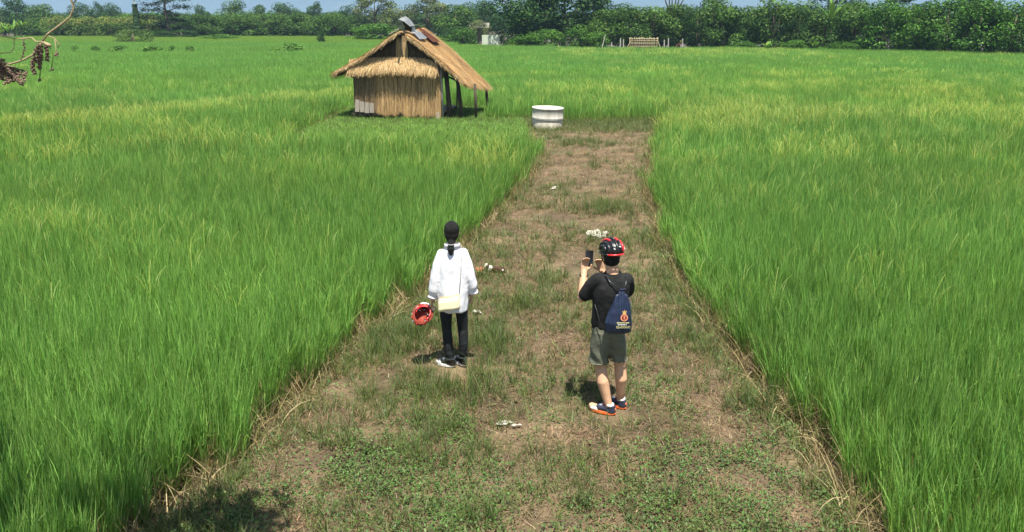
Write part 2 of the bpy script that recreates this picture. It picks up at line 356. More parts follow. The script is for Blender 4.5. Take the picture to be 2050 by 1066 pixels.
def spread(x0, x1, y0, y1, sp, jit=.5):
    X, Y = np.meshgrid(np.arange(x0, x1, sp), np.arange(y0, y1, sp)); X = X + U(-jit, jit, X.shape) * sp; Y = Y + U(-jit, jit, Y.shape) * sp
    return X.ravel(), Y.ravel()
def in_view(x, y, m=1.0): return np.abs(x) < .67 * (y * .958 + 1.2) + m
def bund(x, y):
    """narrow gaps between one paddy and the next"""
    d1 = np.abs((y - (28.6 + (x + 17.3) * 1.3)) / 1.64); l1 = (d1 < .62) & (x < -6.0)
    d2 = np.abs(y - (26.0 + .25 * np.sin(x * .5) + (x - 8) * .06)); l2 = (d2 < .2) & (x > 8.5)
    d3 = np.abs(y - 86 - .02 * (x + 40)); l3 = (d3 < .8) & (x < -14)
    d4 = np.abs(y - 122); l4 = (d4 < 2.2)
    return l1 | l2 | l3 | l4
def field_end(x): return np.where(x > -8, np.clip(110 - (x + 8) * .75, 97, 110), 160) - np.where(x > 24, (x - 24) * .58, 0)
def rice_ok(x, y): return (inside(x, y) < -.10) & ~bund(x, y) & (y < field_end(x)) & (rng.random(len(x)) > np.where(y < 40, np.exp(np.minimum(inside(x, y) + .1, 0) / np.where((x > 1) & (y < 14), .55, .2)) * np.where(x > 1, .55, .3), 0))
def ripe(x, y):
    """share of ripening ears"""
    v = np.clip((fbm(x, y, 2.2, 31) - .50) * 3.2, 0, 1) * np.clip((y - 9) / 14, .06, 1) * .6 * np.where((y > 28.6 + (x + 17.3) * 1.3) & (x < -4), .05, 1) * np.clip(1.4 - y / 70, .15, 1)
    d = (y - (28.0 + (x + 17.3) * 1.3)) / 1.64
    v = v + np.where((x < -7), np.exp(-((d + 1.2) / 1.3) ** 2) * .75, 0)
    v = v + .07 * ((y > 9) & (y < 45)) + 1.1 * np.exp(-(((x + 7.3) / .9) ** 2 + ((y - 13.0) / .45) ** 2))
    v = v + np.where(x > 4.5, np.exp(-((y - 29.3 - (x - 8) * .06) / 1.6) ** 2) * .55, 0)
    v = v + .3 * np.exp(-(((x - 6.5) / 3) ** 2 + ((y - 28) / 2.4) ** 2)) + .8 * np.exp(-(((x + .9) / .8) ** 2 + ((y - 20.5) / 2.6) ** 2)) * .7
    v = v + np.where((x > 5) & (x < 30) & (y < 96), np.exp(-((y - 84) / 9) ** 2) * .45, 0) + .25 * np.exp(-(((x - 4) / 1.2) ** 2 + ((y - 18) / 4) ** 2))
    return np.clip(v, 0, 1)
def rice_tint(x, y):
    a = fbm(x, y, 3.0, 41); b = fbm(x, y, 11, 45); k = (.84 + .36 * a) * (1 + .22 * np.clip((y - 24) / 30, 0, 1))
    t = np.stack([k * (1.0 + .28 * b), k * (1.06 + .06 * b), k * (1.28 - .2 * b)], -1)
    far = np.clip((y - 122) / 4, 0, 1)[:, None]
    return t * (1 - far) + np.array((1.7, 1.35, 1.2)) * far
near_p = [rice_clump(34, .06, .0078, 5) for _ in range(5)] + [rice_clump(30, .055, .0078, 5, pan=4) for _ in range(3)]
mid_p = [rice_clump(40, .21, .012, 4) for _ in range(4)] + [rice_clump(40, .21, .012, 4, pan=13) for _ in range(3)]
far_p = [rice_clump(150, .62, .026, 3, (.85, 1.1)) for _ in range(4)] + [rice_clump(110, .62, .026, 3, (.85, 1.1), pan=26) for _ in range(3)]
def plant(name, label, sel):
    for lod, (protos, ng, sp, y0, y1) in enumerate([(near_p, 5, .155, 2.5, 19), (mid_p, 4, .36, 19, 52), (far_p, 4, .95, 52, 162)]):
        x1 = .66 * y1 + 3; x, y = spread(-x1, x1, y0, y1, sp); k = in_view(x, y, 1.2) & rice_ok(x, y) & sel(x, y); x, y = x[k], y[k]
        n = len(x); d = inside(x, y); edge = np.exp(np.minimum(d, 0) / np.where((x > 1) & (y < 14), .5, .28))
        hs = (.85 + .14 * fbm(x, y, 2.4, 51)) * U(.95, 1.05, n) * (1 - .34 * edge * (y < 40))
        rp = rng.random(n) < ripe(x, y); idx = np.where(rp, ng + rng.integers(0, 3, n), rng.integers(0, ng, n))
        tilt = rng.normal(0, .03, (n, 2)); lean = .16 * edge * (y < 40); side = np.where(x < (xl(y) + xr(y)) / 2, 1, -1)
        P = np.stack([x, y, np.full(n, MUD - .01)], -1); wide = U(.9, 1.15, n)
        tn = rice_tint(x, y)
        rz = U(0, 6.283, n); psi = np.where(side > 0, 0, np.pi) - rz        # lean outward over the strip
        rot = np.stack([tilt[:, 0] - lean * np.sin(psi), tilt[:, 1] + lean * np.cos(psi)], -1)
        yield lod, protos, P, rz, np.stack([wide, wide, hs], -1), idx, tn, rot
labels = ['bright green rice standing in the near part of the %s paddy', 'green rice with yellowing ears in the middle of the %s paddy', 'smooth green rice reaching back to the trees on the %s']
for side, sel in (('left', lambda x, y: x < (xl(y) + xr(y)) / 2), ('right', lambda x, y: x >= (xl(y) + xr(y)) / 2)):
    for lod, protos, P, rz, sc, idx, tn, rot in plant('rice', '', sel):
        o = scatter('rice', protos, P, rz, sc, idx, tn, rot)
        tag(o, labels[lod] % side, 'rice', kind='stuff')

# shorter, thinner rice and grass around the hut
x, y = spread(-7.2, .55, 23.9, 36, .30); k = (inside(x, y) > -.12) & in_view(x, y) & (y > 24 + .25 * x * (x > 0)) & ~((x > -6.1) & (x < -2.3) & (y > 31.9)); x, y = x[k], y[k]; n = len(x)
hs = np.where(y < 31, .44 - .034 * (y - 24), .22) * U(.85, 1.15, n)
o = scatter('rice', mid_p[:4], np.stack([x, y, path_z(x, y) - .01], -1), U(0, 6.283, n), np.stack([np.full(n, .9), np.full(n, .9), hs], -1), rng.integers(0, 4, n), rice_tint(x, y) * .95, rng.normal(0, .08, (n, 2)))
tag(o, 'short thin rice and grass around the feet of the hut', 'rice', kind='stuff')

# dead leaves and brown stems along the edges of the paddies
def dead_clump(nb, L=(.2, .58), wid=.008):
    a = U(0, 6.283, nb); r = .10 * np.sqrt(U(0, 1, nb)); base = np.stack([r * np.cos(a), r * np.sin(a), np.zeros(nb)], -1)
    c = np.array([(.34, .26, .13), (.22, .15, .075), (.42, .34, .19), (.15, .12, .055), (.16, .20, .05)])[rng.integers(0, 5, nb)] * U(.45, .95, nb)[:, None]
    V, F, C = join_parts([blade_part(base, U(0, 6.283, nb), U(*L, nb), U(.1, .9, nb), U(.3, 1.9, nb), U(.7, 1.3, nb) * wid, c, 5, twist=U(-1, 1, nb))])
    me = npmesh('dead_leaves', V, F, C); me.materials.append(MAT['dry']); return me
dp = [dead_clump(16) for _ in range(5)]
x, y = spread(-8, 8, 3, 36, .13); d = inside(x, y)
wide = np.where(x > 1, np.clip(1.25 - (y - 6) * .08, .35, 1.25), np.clip(.75 - (y - 9) * .03, .3, .75))
pr = np.where((d < .10) & (d > -wide), .85 * np.clip(1 + d / wide, 0, 1) + .12, 0) * np.where(y > 24, .4, 1)
k = (rng.random(len(x)) < pr) & in_view(x, y, .5); x, y = x[k], y[k]; n = len(x)
o = scatter('dead_rice_leaves', dp, np.stack([x, y, np.maximum(path_z(x, y), MUD) - .01], -1), U(0, 6.283, n), U(.6, 1.25, n), rng.integers(0, 5, n), U(.75, 1.2, n)[:, None] * np.ones(3), rng.normal(0, .15, (n, 2)))
tag(o, 'brown dead leaves tangled along the paddy edges', 'dry leaves', kind='stuff')

# ------------------------------------------------------------------ what grows on the strip
def tuft(nb, L, lean, bend, wid, cols, rad=.05, nseg=3, mat='weed', name='tuft'):
    a = U(0, 6.283, nb); r = rad * np.sqrt(U(0, 1, nb)); base = np.stack([r * np.cos(a), r * np.sin(a), np.zeros(nb)], -1)
    c = np.array(cols)[rng.integers(0, len(cols), nb)] * U(.7, 1.25, nb)[:, None]
    V, F, C = join_parts([blade_part(base, a + rng.normal(0, .8, nb), U(*L, nb), U(*lean, nb), U(*bend, nb), U(.7, 1.3, nb) * wid, c, nseg, twist=U(-.8, .8, nb))])
    me = npmesh(name, V, F, C); me.materials.append(MAT[mat]); return me
def broadleaf(nl, rad, size, cols):
    a = U(0, 6.283, nl); r = rad * np.sqrt(U(0, 1, nl)); base = np.stack([r * np.cos(a), r * np.sin(a), U(.01, .07, nl)], -1)
    c = np.array(cols)[rng.integers(0, len(cols), nl)] * U(.7, 1.3, nl)[:, None]
    V, F, C = join_parts([blade_part(base, U(0, 6.283, nl), U(.7, 1.4, nl) * size, U(.6, 1.5, nl), U(-.2, .5, nl), U(.5, .8, nl) * size, c, 3, belly=1)])
    me = npmesh('broadleaf', V, F, C); me.materials.append(MAT['weed']); return me
GG = [(.095, .14, .038), (.12, .165, .048), (.07, .11, .032), (.15, .17, .065)]
DD = [(.30, .212, .13), (.21, .145, .09), (.36, .275, .17), (.135, .092, .06), (.17, .14, .075)]
strip_p = [tuft(12, (.04, .12), (.9, 1.55), (0, .4), .006, DD, .07) for _ in range(3)]                       # 0-2 dry litter
strip_p += [tuft(14, (.06, .17), (.1, 1.0), (.1, .9), .0055, GG, .06) for _ in range(3)]                     # 3-5 short grass
strip_p += [broadleaf(34, .13, .021, [(.075, .155, .035), (.095, .185, .045), (.055, .12, .03), (.11, .15, .05)]) for _ in range(3)]   # 6-8 creeping leaves
strip_p += [tuft(34, (.16, .38), (.02, .7), (.1, .9), .006, GG[:3], .10, 4) for _ in range(2)]               # 9-10 tussock
strip_p += [tuft(7, (.25, .5), (.05, .5), (.0, .5), .005, [(.20, .21, .09), (.26, .24, .12), (.11, .15, .05)], .03, 4)]          # 11 stalks
PATCH = [(-1.9, 5.9, .9, 1.2), (-1.4, 6.2, .8, 1), (-.5, 6.2, .7, .7), (-2.4, 6.8, .4, .8), (1.95, 5.85, .8, 1.2), (1.85, 6.45, .45, .8), (2.45, 7.5, .28, 1), (2.5, 12.9, .4, .6), (1.7, 7.9, .45, .5), (-.6, 6.9, .8, .5), (-.9, 5.6, .8, 1), (1.6, 5.4, 1, 1)]   # creeping leaves
TUSS = [(-.62, 8.15, .55, 1.0), (-1.45, 9.1, .45, .9), (-.3, 9.2, .42, .9), (.05, 10.6, .35, .7), (1.9, 16.6, .6, .9), (2.3, 22, .5, .6), (2.35, 25.7, .6, .6), (2.5, 7.55, .3, .8), (-1.1, 9.8, .3, .7), (.55, 11.9, .35, .6), (-1.5, 7.2, .5, .5), (2.55, 10.2, .3, .6), (1.2, 18.9, .4, .5), (-.9, 6.9, .6, .5), (1.9, 14.6, .3, .6)]
def spots(x, y, L):
    v = np.zeros(len(x))
    for px, py, r, a in L: v = np.maximum(v, a * np.exp(-(((x - px) / r) ** 2 + ((y - py) / (r * 1.1)) ** 2) ** 1.5))
    return v
xs_, ys_, id_, sc_ = [], [], [], []
def sow(sp, y0, y1, prob, ids, smin, smax):
    x, y = spread(-8, 8, y0, y1, sp); k = in_view(x, y, .4) & (inside(x, y) > -.02) & ~((rng.random(len(x)) < .8) & (((np.abs(x + .63) < .17) & (np.abs(y - 8.5) < .2)) | ((np.abs(x - 1.0) < .19) & (np.abs(y - 7.42) < .22)))) & ~((np.abs(x + .64) < .2) & (y > 8.1) & (y < 8.85) & (sp > .07)) & ~((np.abs(x - 1.0) < .22) & (y > 7.0) & (y < 7.75) & (sp > .07)); x, y = x[k], y[k]
    k = rng.random(len(x)) < prob(x, y); x, y = x[k], y[k]; n = len(x)
    xs_.append(x); ys_.append(y); id_.append(rng.choice(ids, n)); sc_.append(U(smin, smax, n))
dryness = lambda x, y: (1 - .6 * (y > 29)) * np.clip(.46 + 3.6 * (fbm(x, y, 1.1, 61) - .47), .06, 1)
green = lambda x, y: np.clip(.15 + 2.6 * (fbm(x, y, 1.5, 71) - .5), .04, 1)
edgeg = lambda x, y: np.exp(-np.abs(inside(x, y) - .12) / .15)
for y0, y1, f in ((3.5, 12, 1.0), (12, 20, 1.45), (20, 37, 2.0)):
    sow(.055 * f, y0, y1, lambda x, y: .92 * dryness(x, y), [0, 1, 2], .7 * f ** .5, 1.3 * f ** .5)
    sow(.060 * f, y0, y1, lambda x, y: np.clip(.62 * green(x, y) + (.3 + .4 * (x > 1.5)) * edgeg(x, y) + (y > 24) * (x < 0) * .5 + (y > 28.5) * .55, 0, .95), [3, 4, 5], .6 * f ** .5, 1.3 * f ** .5)
    sow(.085 * f, y0, y1, lambda x, y: np.clip(.55 * spots(x, y, PATCH) * (.25 + 1.3 * (fbm(x, y, .5, 83) > .45)) + .07 * (fbm(x, y, .9, 81) > .6) + .012, 0, .9) * np.clip(1.2 - y / 25, .1, 1), [6, 7, 8], .8 * f ** .5, 1.2 * f ** .5)
    sow(.10 * f, y0, y1, lambda x, y: np.clip(spots(x, y, TUSS) * .7 + .02 + .10 * edgeg(x, y) + .75 * (y > 25) * (x < .3) + .5 * (y > 30.4), 0, .9), [9, 10], .55, 1.0)
    sow(.30 * f, y0, y1, lambda x, y: .05 + .2 * spots(x, y, TUSS), [11], .6, 1.1)
x = np.concatenate(xs_); y = np.concatenate(ys_); idx = np.concatenate(id_); sc = np.concatenate(sc_); n = len(x)
names = [('dry_litter', 'straw coloured dead grass lying over the trodden strip', 'dead grass', 0, 2), ('short_grass', 'thin green grass growing over the trodden strip', 'grass', 3, 5), ('creeping_weeds', 'patches of small leaved green creeping weeds on the strip', 'weeds', 6, 8), ('grass_tussocks', 'taller tufts and stalks of grass on the strip', 'grass', 9, 11)]
for nm, lb, ct, a, b in names:
    k = (idx >= a) & (idx <= b); q = int(k.sum()); tn = U(.75, 1.2, q)[:, None] * np.stack([U(.9, 1.15, q), np.ones(q), U(.85, 1.1, q)], -1)
    o = scatter(nm, strip_p[a:b + 1], np.stack([x[k], y[k], path_z(x[k], y[k]) - .006], -1), U(0, 6.283, q), sc[k], idx[k] - a, tn, rng.normal(0, .12, (q, 2)))
    tag(o, lb, ct, kind='stuff')

# ------------------------------------------------------------------ thatched hut
HUT = thing('thatched_hut', 'thatched hut with straw walls and loose tin on its ridge', 'hut', (-6.0, 32.15, 0), R(-7))
GNDZ = 0.0
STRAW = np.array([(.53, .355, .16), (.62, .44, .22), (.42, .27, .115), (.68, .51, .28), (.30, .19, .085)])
OLD_AND_SHADED = np.array([(.20, .14, .075), (.14, .095, .05), (.27, .19, .10), (.10, .07, .04)])  # weathered straw browns, also the base of the gable's painted shade
def strands(name, P, D, L, Wd, N_, cols, parent, sag=.0, mat='straw', nseg=2):
    """flat straw pieces: start P, direction D (unit), length L, width Wd, facing N_"""
    n = len(L); t = np.linspace(0, 1, nseg + 1)
    side = np.cross(D, N_); side /= np.linalg.norm(side, axis=1, keepdims=True) + 1e-9
    C = P[:, None, :] + D[:, None, :] * (L[:, None] * t)[..., None]
    C[..., 2] -= (sag * L)[:, None] * t ** 2 if hasattr(sag, '__len__') else sag * L[:, None] * t ** 2
    w = (Wd[:, None] * np.clip(1.05 - t ** 2, .25, 1) / 2)[..., None]
    V = np.stack([C - side[:, None, :] * w, C + side[:, None, :] * w], 2)
    cc = np.repeat(np.repeat(cols[:, None, None, :], nseg + 1, 1), 2, 2)
    me = npmesh(name, V, strip_faces(n, nseg), cc); return tag(link(name, me, mat, parent), kind='stuff')
RIDGE = np.array([[1.90, -.24, 3.32], [1.95, 3.5, 3.40]])
def roofpt(side, u, v):
    u = np.asarray(u, float); v = np.asarray(v, float)
    f = RIDGE[0]; b = RIDGE[1]
    if side < 0: e0 = np.array([-.68, -.30, 1.80]); e1 = np.array([-.60, 3.5, 1.85])
    else: e0 = np.array([4.22, -.30, 1.52]); e1 = np.array([4.62, 3.5, 1.12])
    top = f + (b - f) * v[..., None]; bot = e0 + (e1 - e0) * v[..., None]
    p = top + (bot - top) * u[..., None]
    p[..., 2] += (.10 if side > 0 else -.06) * np.sin(np.pi * u) - .05 * np.sin(np.pi * v) + .012 * np.sin(v * 17 + u * 9) * (u > .1)
    return p
for side in (-1, 1):
    nu, nv = 30, 44; uu, vv = np.meshgrid(np.linspace(0, 1, nu), np.linspace(0, 1, nv)); P = roofpt(side, uu, vv)
    du = roofpt(side, np.minimum(uu + .02, 1.02), vv) - P; dv = roofpt(side, uu, vv + .02) - P
    N_ = np.cross(du, dv) * (-side); N_ /= np.linalg.norm(N_, axis=-1, keepdims=True); N_ = N_ * np.sign(N_[..., 2:3])
    P = P + N_ * (.03 * (rng.random(P.shape[:2])[..., None] - .5))
    th = .085; V = np.concatenate([P.reshape(-1, 3), (P - N_ * th).reshape(-1, 3)]); q = nu * nv
    ii = (np.arange(nv - 1)[:, None] * nu + np.arange(nu - 1)[None, :]); gap = (uu[:-1, :-1] < .075) & (vv[:-1, :-1] < .16) if side > 0 else (uu[:-1, :-1] < -.1)
    T = np.stack([ii, ii + 1, ii + nu + 1, ii + nu], -1)[~gap]
    F = list(map(tuple, T)) + [tuple(f[::-1] + q) for f in T]
    ec = {}
    for f in T:
        for a, b in zip(f, np.roll(f, -1)): ec[(int(a), int(b))] = 1
    for a, b in list(ec):
        if (b, a) not in ec: F.append((b, a, a + q, b + q))
    me = npmesh('roof_slope', V, np.array(F)); rs = link('roof_slope', me, 'thatch', HUT)
    n = 15000 if side > 0 else 9000
    u = rng.random(n) ** .95; v = rng.random(n); k = ~((u < .07) & (v < .17)) if side > 0 else u > -1; u, v = u[k], v[k]; n = len(u)
    P = roofpt(side, u, v); D = roofpt(side, u + .03, v) - P; D /= np.linalg.norm(D, axis=1, keepdims=True)
    D += rng.normal(0, .10, D.shape) * np.array([.6, 1, .5]); D[:, 2] += U(-.02, .17, n); D /= np.linalg.norm(D, axis=1, keepdims=True)
    Nn = np.cross(D, np.array([0, 1.0, 0])); Nn *= np.sign(Nn[:, 2:3]); P = P + Nn * U(.0, .045, n)[:, None]
    L = U(.18, .48, n); L = np.minimum(L, (1.07 - u) * 3 + .12)
    patch = .72 + .6 * fbm(u * 6, v * 8, 1.0, 91)
    strands('thatch_straw', P, D, L, U(.008, .02, n), Nn, STRAW[rng.integers(0, 5, n)] * (U(.75, 1.2, n) * patch)[:, None] * np.array((1, .93, .85)), rs, .05)
    # straw hanging from the verge at the front and along the eave
    n = 900; u = rng.random(n); P = roofpt(side, u, np.zeros(n)) + np.stack([np.zeros(n), U(-.04, .06, n), U(-.09, .02, n)], -1)
    k = u > (.085 if side > 0 else 0); P = P[k]; n = len(P)
    D = np.stack([U(-.2, .2, n) + side * .5, U(-.5, .05, n), U(-1, -.3, n)], -1); D /= np.linalg.norm(D, axis=1, keepdims=True)
    strands('verge_straw', P, D, U(.05, .22, n), U(.008, .018, n), np.tile([0., -1., .2], (n, 1)), STRAW[rng.integers(0, 5, n)] * U(.5, 1.0, n)[:, None], rs)
    n = 1300; v = rng.random(n); P = roofpt(side, np.full(n, .985), v) + np.stack([np.zeros(n), np.zeros(n), U(-.08, .03, n)], -1)
    D = np.stack([side * U(.4, 1, n), U(-.3, .3, n), U(-1, -.4, n)], -1); D /= np.linalg.norm(D, axis=1, keepdims=True)
    strands('eave_straw', P, D, U(.10, .38, n), U(.01, .02, n), np.tile([side * .6, 0., .8], (n, 1)), STRAW[rng.integers(0, 5, n)] * U(.6, 1.05, n)[:, None], rs)
# gable infill: old thatch coloured darker for roof shade, sunlit ridge strip painted paler
def gable_top(x): return np.where(x < 1.9, 3.20 - (1.9 - x) * .585, 3.20 - (x - 1.9) * .735)
gxs = np.linspace(-.1, 3.5, 40); top = np.maximum(gable_top(gxs), 1.72)
V = []; 
for x_, t_ in zip(gxs, top):
    V += [(x_, .03, 1.70), (x_, .03, t_), (x_, .09, t_), (x_, .09, 1.70)]
F = []
for k in range(39):
    a = 4 * k; b = a + 4
    F += [(a, b, b + 1, a + 1), (a + 1, b + 1, b + 2, a + 2), (a + 2, b + 2, b + 3, a + 3), (a + 3, b + 3, b, a)]
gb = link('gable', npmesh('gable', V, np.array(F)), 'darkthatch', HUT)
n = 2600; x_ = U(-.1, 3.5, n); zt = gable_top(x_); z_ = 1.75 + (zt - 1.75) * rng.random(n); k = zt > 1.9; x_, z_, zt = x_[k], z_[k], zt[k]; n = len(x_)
cols = np.where((np.abs(x_ - 1.9) < .22)[:, None], STRAW[rng.integers(0, 5, n)], OLD_AND_SHADED[rng.integers(0, 4, n)] * .5) * U(.7, 1.2, n)[:, None]
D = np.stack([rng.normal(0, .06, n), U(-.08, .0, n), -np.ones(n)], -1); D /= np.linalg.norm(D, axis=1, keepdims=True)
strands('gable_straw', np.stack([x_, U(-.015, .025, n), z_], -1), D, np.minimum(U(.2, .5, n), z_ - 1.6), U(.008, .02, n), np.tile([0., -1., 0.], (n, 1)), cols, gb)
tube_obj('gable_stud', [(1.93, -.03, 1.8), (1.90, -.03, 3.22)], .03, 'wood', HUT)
# straw skirt hanging out under the gable
def sheet_(nm):
    bm = bmesh.new(); q = [bm.verts.new(p) for p in [(-.12, .01, 2.28), (-.14, -.27, 1.80), (1.6, -.28, 1.84), (3.28, -.27, 1.80), (3.26, .01, 2.28), (1.6, .01, 2.36)]]
    bm.faces.new((q[0], q[1], q[2], q[5])); bm.faces.new((q[5], q[2], q[3], q[4])); bmesh.ops.solidify(bm, geom=bm.faces[:], thickness=.03); return link(nm, tomesh(nm, bm), 'thatch', HUT)
n = 5200; x_ = U(-.12, 3.28, n); r_ = rng.random(n); topz = 2.36
P = np.stack([x_, -.04 - r_ * .24 + U(-.02, .01, n), topz - .38 * r_ + U(0, .05, n) - .10 * ((x_ - 1.6) / 1.7) ** 2], -1)
D = np.stack([rng.normal(-.12, .22, n), U(-.36, -.08, n), U(-1, -.6, n)], -1); D /= np.linalg.norm(D, axis=1, keepdims=True)
sk0 = sheet_('skirt_shadow_slab')  # slab added under the straw to cast a firm shadow on the wall
sk = strands('skirt_straw', P, D, U(.16, .36, n), U(.009, .02, n), np.tile([0., -.8, .6], (n, 1)), STRAW[rng.integers(0, 5, n)] * U(.75, 1.2, n)[:, None], HUT, .05)
# front wall: reeds from the sill to under the skirt
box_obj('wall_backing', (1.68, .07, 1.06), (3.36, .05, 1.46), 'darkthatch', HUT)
n = 8000; x_ = U(0.02, 3.34, n); z0 = U(1.0, 1.85, n); lo = .14 + .22 * vnoise(x_, x_ * 0, .12, 5) + np.where(x_ < .75, .14, 0) - np.where((x_ > 1.9), .04, 0)
L = np.minimum(U(.5, 1.3, n), z0 - lo + U(-.06, .05, n)); k = rng.random(n) < .35; z0[k] = U(.6, 1.0, k.sum()); L[k] = z0[k] - lo[k] + U(-.04, .05, k.sum())
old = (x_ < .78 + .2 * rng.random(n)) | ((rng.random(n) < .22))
cols = np.where(old[:, None], OLD_AND_SHADED[rng.integers(0, 4, n)] * 1.35, STRAW[rng.integers(0, 5, n)] * np.array((1.05, 1.0, .95))) * U(.7, 1.2, n)[:, None]
D = np.stack([rng.normal(-.01, .03, n), U(-.05, .0, n), -np.ones(n)], -1); D /= np.linalg.norm(D, axis=1, keepdims=True)
strands('wall_reeds', np.stack([x_, U(-.075, .02, n), z0], -1), D, np.maximum(L, .1), U(.006, .018, n), np.tile([0., -1., 0.], (n, 1)), cols, HUT)
for k, (a, b, z0_, z1_) in enumerate([(.02, .19, .34, .80), (.20, .38, .33, .73), (.39, .57, .30, .70), (.58, .76, .31, .68)]):
    box_obj('plank', ((a + b) / 2, -.10 - .004 * k, (z0_ + z1_) / 2), (b - a - .012, .018, z1_ - z0_), 'plank', HUT, Euler((0, R(1.5 * (-1) ** k), 0)), .003)
box_obj('floor_beam', (1.6, .0, .245), (3.5, .08, .09), 'wood', HUT)
box_obj('floor_beam', (1.6, 3.0, .245), (3.5, .08, .09), 'wood', HUT)
box_obj('floor_deck', (1.7, 1.5, .315), (3.36, 2.9, .04), 'plank', HUT)
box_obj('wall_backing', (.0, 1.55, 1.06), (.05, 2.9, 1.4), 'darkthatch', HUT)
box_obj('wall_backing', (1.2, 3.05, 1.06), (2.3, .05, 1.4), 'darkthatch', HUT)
def post(pts, r, mat='wood'): return tube_obj('post', pts, r, mat, HUT, 9)
post([(.04, .0, -.06), (.02, .0, 1.9)], .055); post([(.62, .03, -.06), (.64, .02, .26)], .05); post([(1.55, .05, -.06), (1.55, .05, .26)], .05)
box_obj('post', (3.22, -.02, .16), (.13, .13, .42), 'whitepost', HUT)
post([(3.38, .0, -.05), (3.37, .03, 1.2), (3.36, .0, 2.05)], .06, 'plank')
post([(3.66, .1, -.06), (3.60, .12, 1.0), (3.52, .1, 2.1)], (.11, .09, .085)); post([(4.10, .2, -.06), (4.02, .22, .9), (3.93, .2, 1.75)], (.085, .075, .07))
post([(3.72, .3, -.06), (3.88, .3, .45), (3.93, .25, 1.15), (3.93, .2, 1.6)], .03); post([(4.62, .4, -.06), (4.6, .4, .7), (4.58, .4, 1.40)], .052)
post([(4.7, 3.0, -.06), (4.6, 3.0, 1.15)], .06); post([(.04, 3.0, -.06), (.04, 3.0, 1.95)], .06); post([(2.4, 3.0, -.06), (2.4, 3.0, 1.95)], .06)
tube_obj('tie_beam', [(-.66, -.22, 1.86), (.1, -.20, 1.90)], .016, 'whitepost', HUT); tube_obj('tie_beam', [(3.3, .12, 1.80), (4.5, .35, 1.25)], .035, 'wood', HUT)
for sd in (-1, 1):
    for v_ in (.03, .12, .5, .95):
        a, b = roofpt(sd, np.array([.09, .97]), np.array([v_, v_])); tube_obj('rafter', [tuple(a - [0, 0, .13]), tuple(b - [0, 0, .13])], .022, 'wood', HUT, 7)
    for u_ in (.3, .62, .93):
        a, b = roofpt(sd, np.array([u_, u_]), np.array([.02, .98])); tube_obj('purlin', [tuple(a - [0, 0, .105]), tuple(b - [0, 0, .105])], .015, 'bamboo', HUT, 7)
tube_obj('ridge_pole', [(1.90, -.5, 3.19), (1.95, 3.45, 3.27)], .035, 'wood', HUT)
def sheet(name, rows, mat, th=.004):
    """thin tin sheet from rows of points"""
    rows = [[Vector(p) for p in r] for r in rows]; bm = bmesh.new(); g = [[bm.verts.new(p) for p in r] for r in rows]
    for i in range(len(g) - 1):
        for j in range(len(g[0]) - 1): bm.faces.new((g[i][j], g[i][j + 1], g[i + 1][j + 1], g[i + 1][j]))
    bmesh.ops.solidify(bm, geom=bm.faces[:], thickness=th); return link(name, tomesh(name, bm), mat, HUT)
sheet('tin_ridge_cap', [[(1.78, .10, 3.73), (1.98, .14, 3.66), (2.20, .22, 3.47)], [(1.88, .28, 3.80), (2.08, .32, 3.70), (2.25, .38, 3.50)], [(1.98, .45, 3.84), (2.14, .5, 3.73), (2.30, .55, 3.50)]], 'tin')
sheet('bent_tin', [[(1.88, .34, 3.64), (1.98, .38, 3.36)], [(2.05, .36, 3.62), (2.10, .40, 3.30)], [(2.20, .40, 3.50), (2.20, .45, 3.28)]], 'wood', .003)  # dark material paints in the shade under the lifted cap
sheet('bent_tin', [[(2.22, .40, 3.50), (2.20, .42, 3.28)], [(2.30, .52, 3.46), (2.32, .55, 3.22)]], 'tin', .003)
sheet('tin_sheet', [[(2.16, .3, 3.28), (2.34, .25, 3.22), (2.55, .2, 3.02)], [(2.14, .8, 3.36), (2.38, .8, 3.30), (2.62, .75, 3.02)], [(2.12, 1.3, 3.36), (2.36, 1.3, 3.25), (2.6, 1.3, 3.04)]], 'tin')
sheet('rusty_sheet', [[(2.15, 1.55, 3.40), (2.45, 1.5, 3.17), (2.78, 1.45, 2.88)], [(2.14, 2.0, 3.42), (2.48, 1.98, 3.20), (2.86, 1.95, 2.88)], [(2.2, 2.5, 3.34), (2.5, 2.5, 3.14), (2.85, 2.5, 2.86)]], 'rust')
box_obj('loose_board', (1.66, -.1, 3.30), (.4, .12, .03), 'plank', HUT, Euler((0, R(-28), R(8))), .003)

# ------------------------------------------------------------------ well of two concrete rings
def lathe(name, prof, mat, parent, seg=56):
    n = len(prof); a = np.linspace(0, 2 * np.pi, seg, endpoint=False)
    V = np.array([[(r * math.cos(t), r * math.sin(t), z) for (r, z) in prof] for t in a]).reshape(-1, 3); F = []
    for i in range(seg):
        for j in range(n): F.append((i * n + j, ((i + 1) % seg) * n + j, ((i + 1) % seg) * n + (j + 1) % n, i * n + (j + 1) % n))
    me = npmesh(name, V, np.array(F), smooth=False)
    o = link(name, me, mat, parent); return o
WELL = thing('concrete_well', 'round well of two stacked concrete rings beside the path', 'well', (1.26, 30.0, -.03)); WELL.rotation_euler = (R(1), R(2.0), 0)
lathe('lower_ring', [(.46, 0), (.54, 0), (.543, .02), (.543, .33), (.535, .345), (.46, .345)], 'conc2', WELL)
lathe('upper_ring', [(.47, .345), (.562, .347), (.568, .352), (.570, .37), (.562, .378), (.570, .386), (.568, .41), (.556, .422), (.553, .69), (.56, .70), (.572, .705), (.574, .738), (.568, .75), (.48, .75)], 'conc1', WELL)

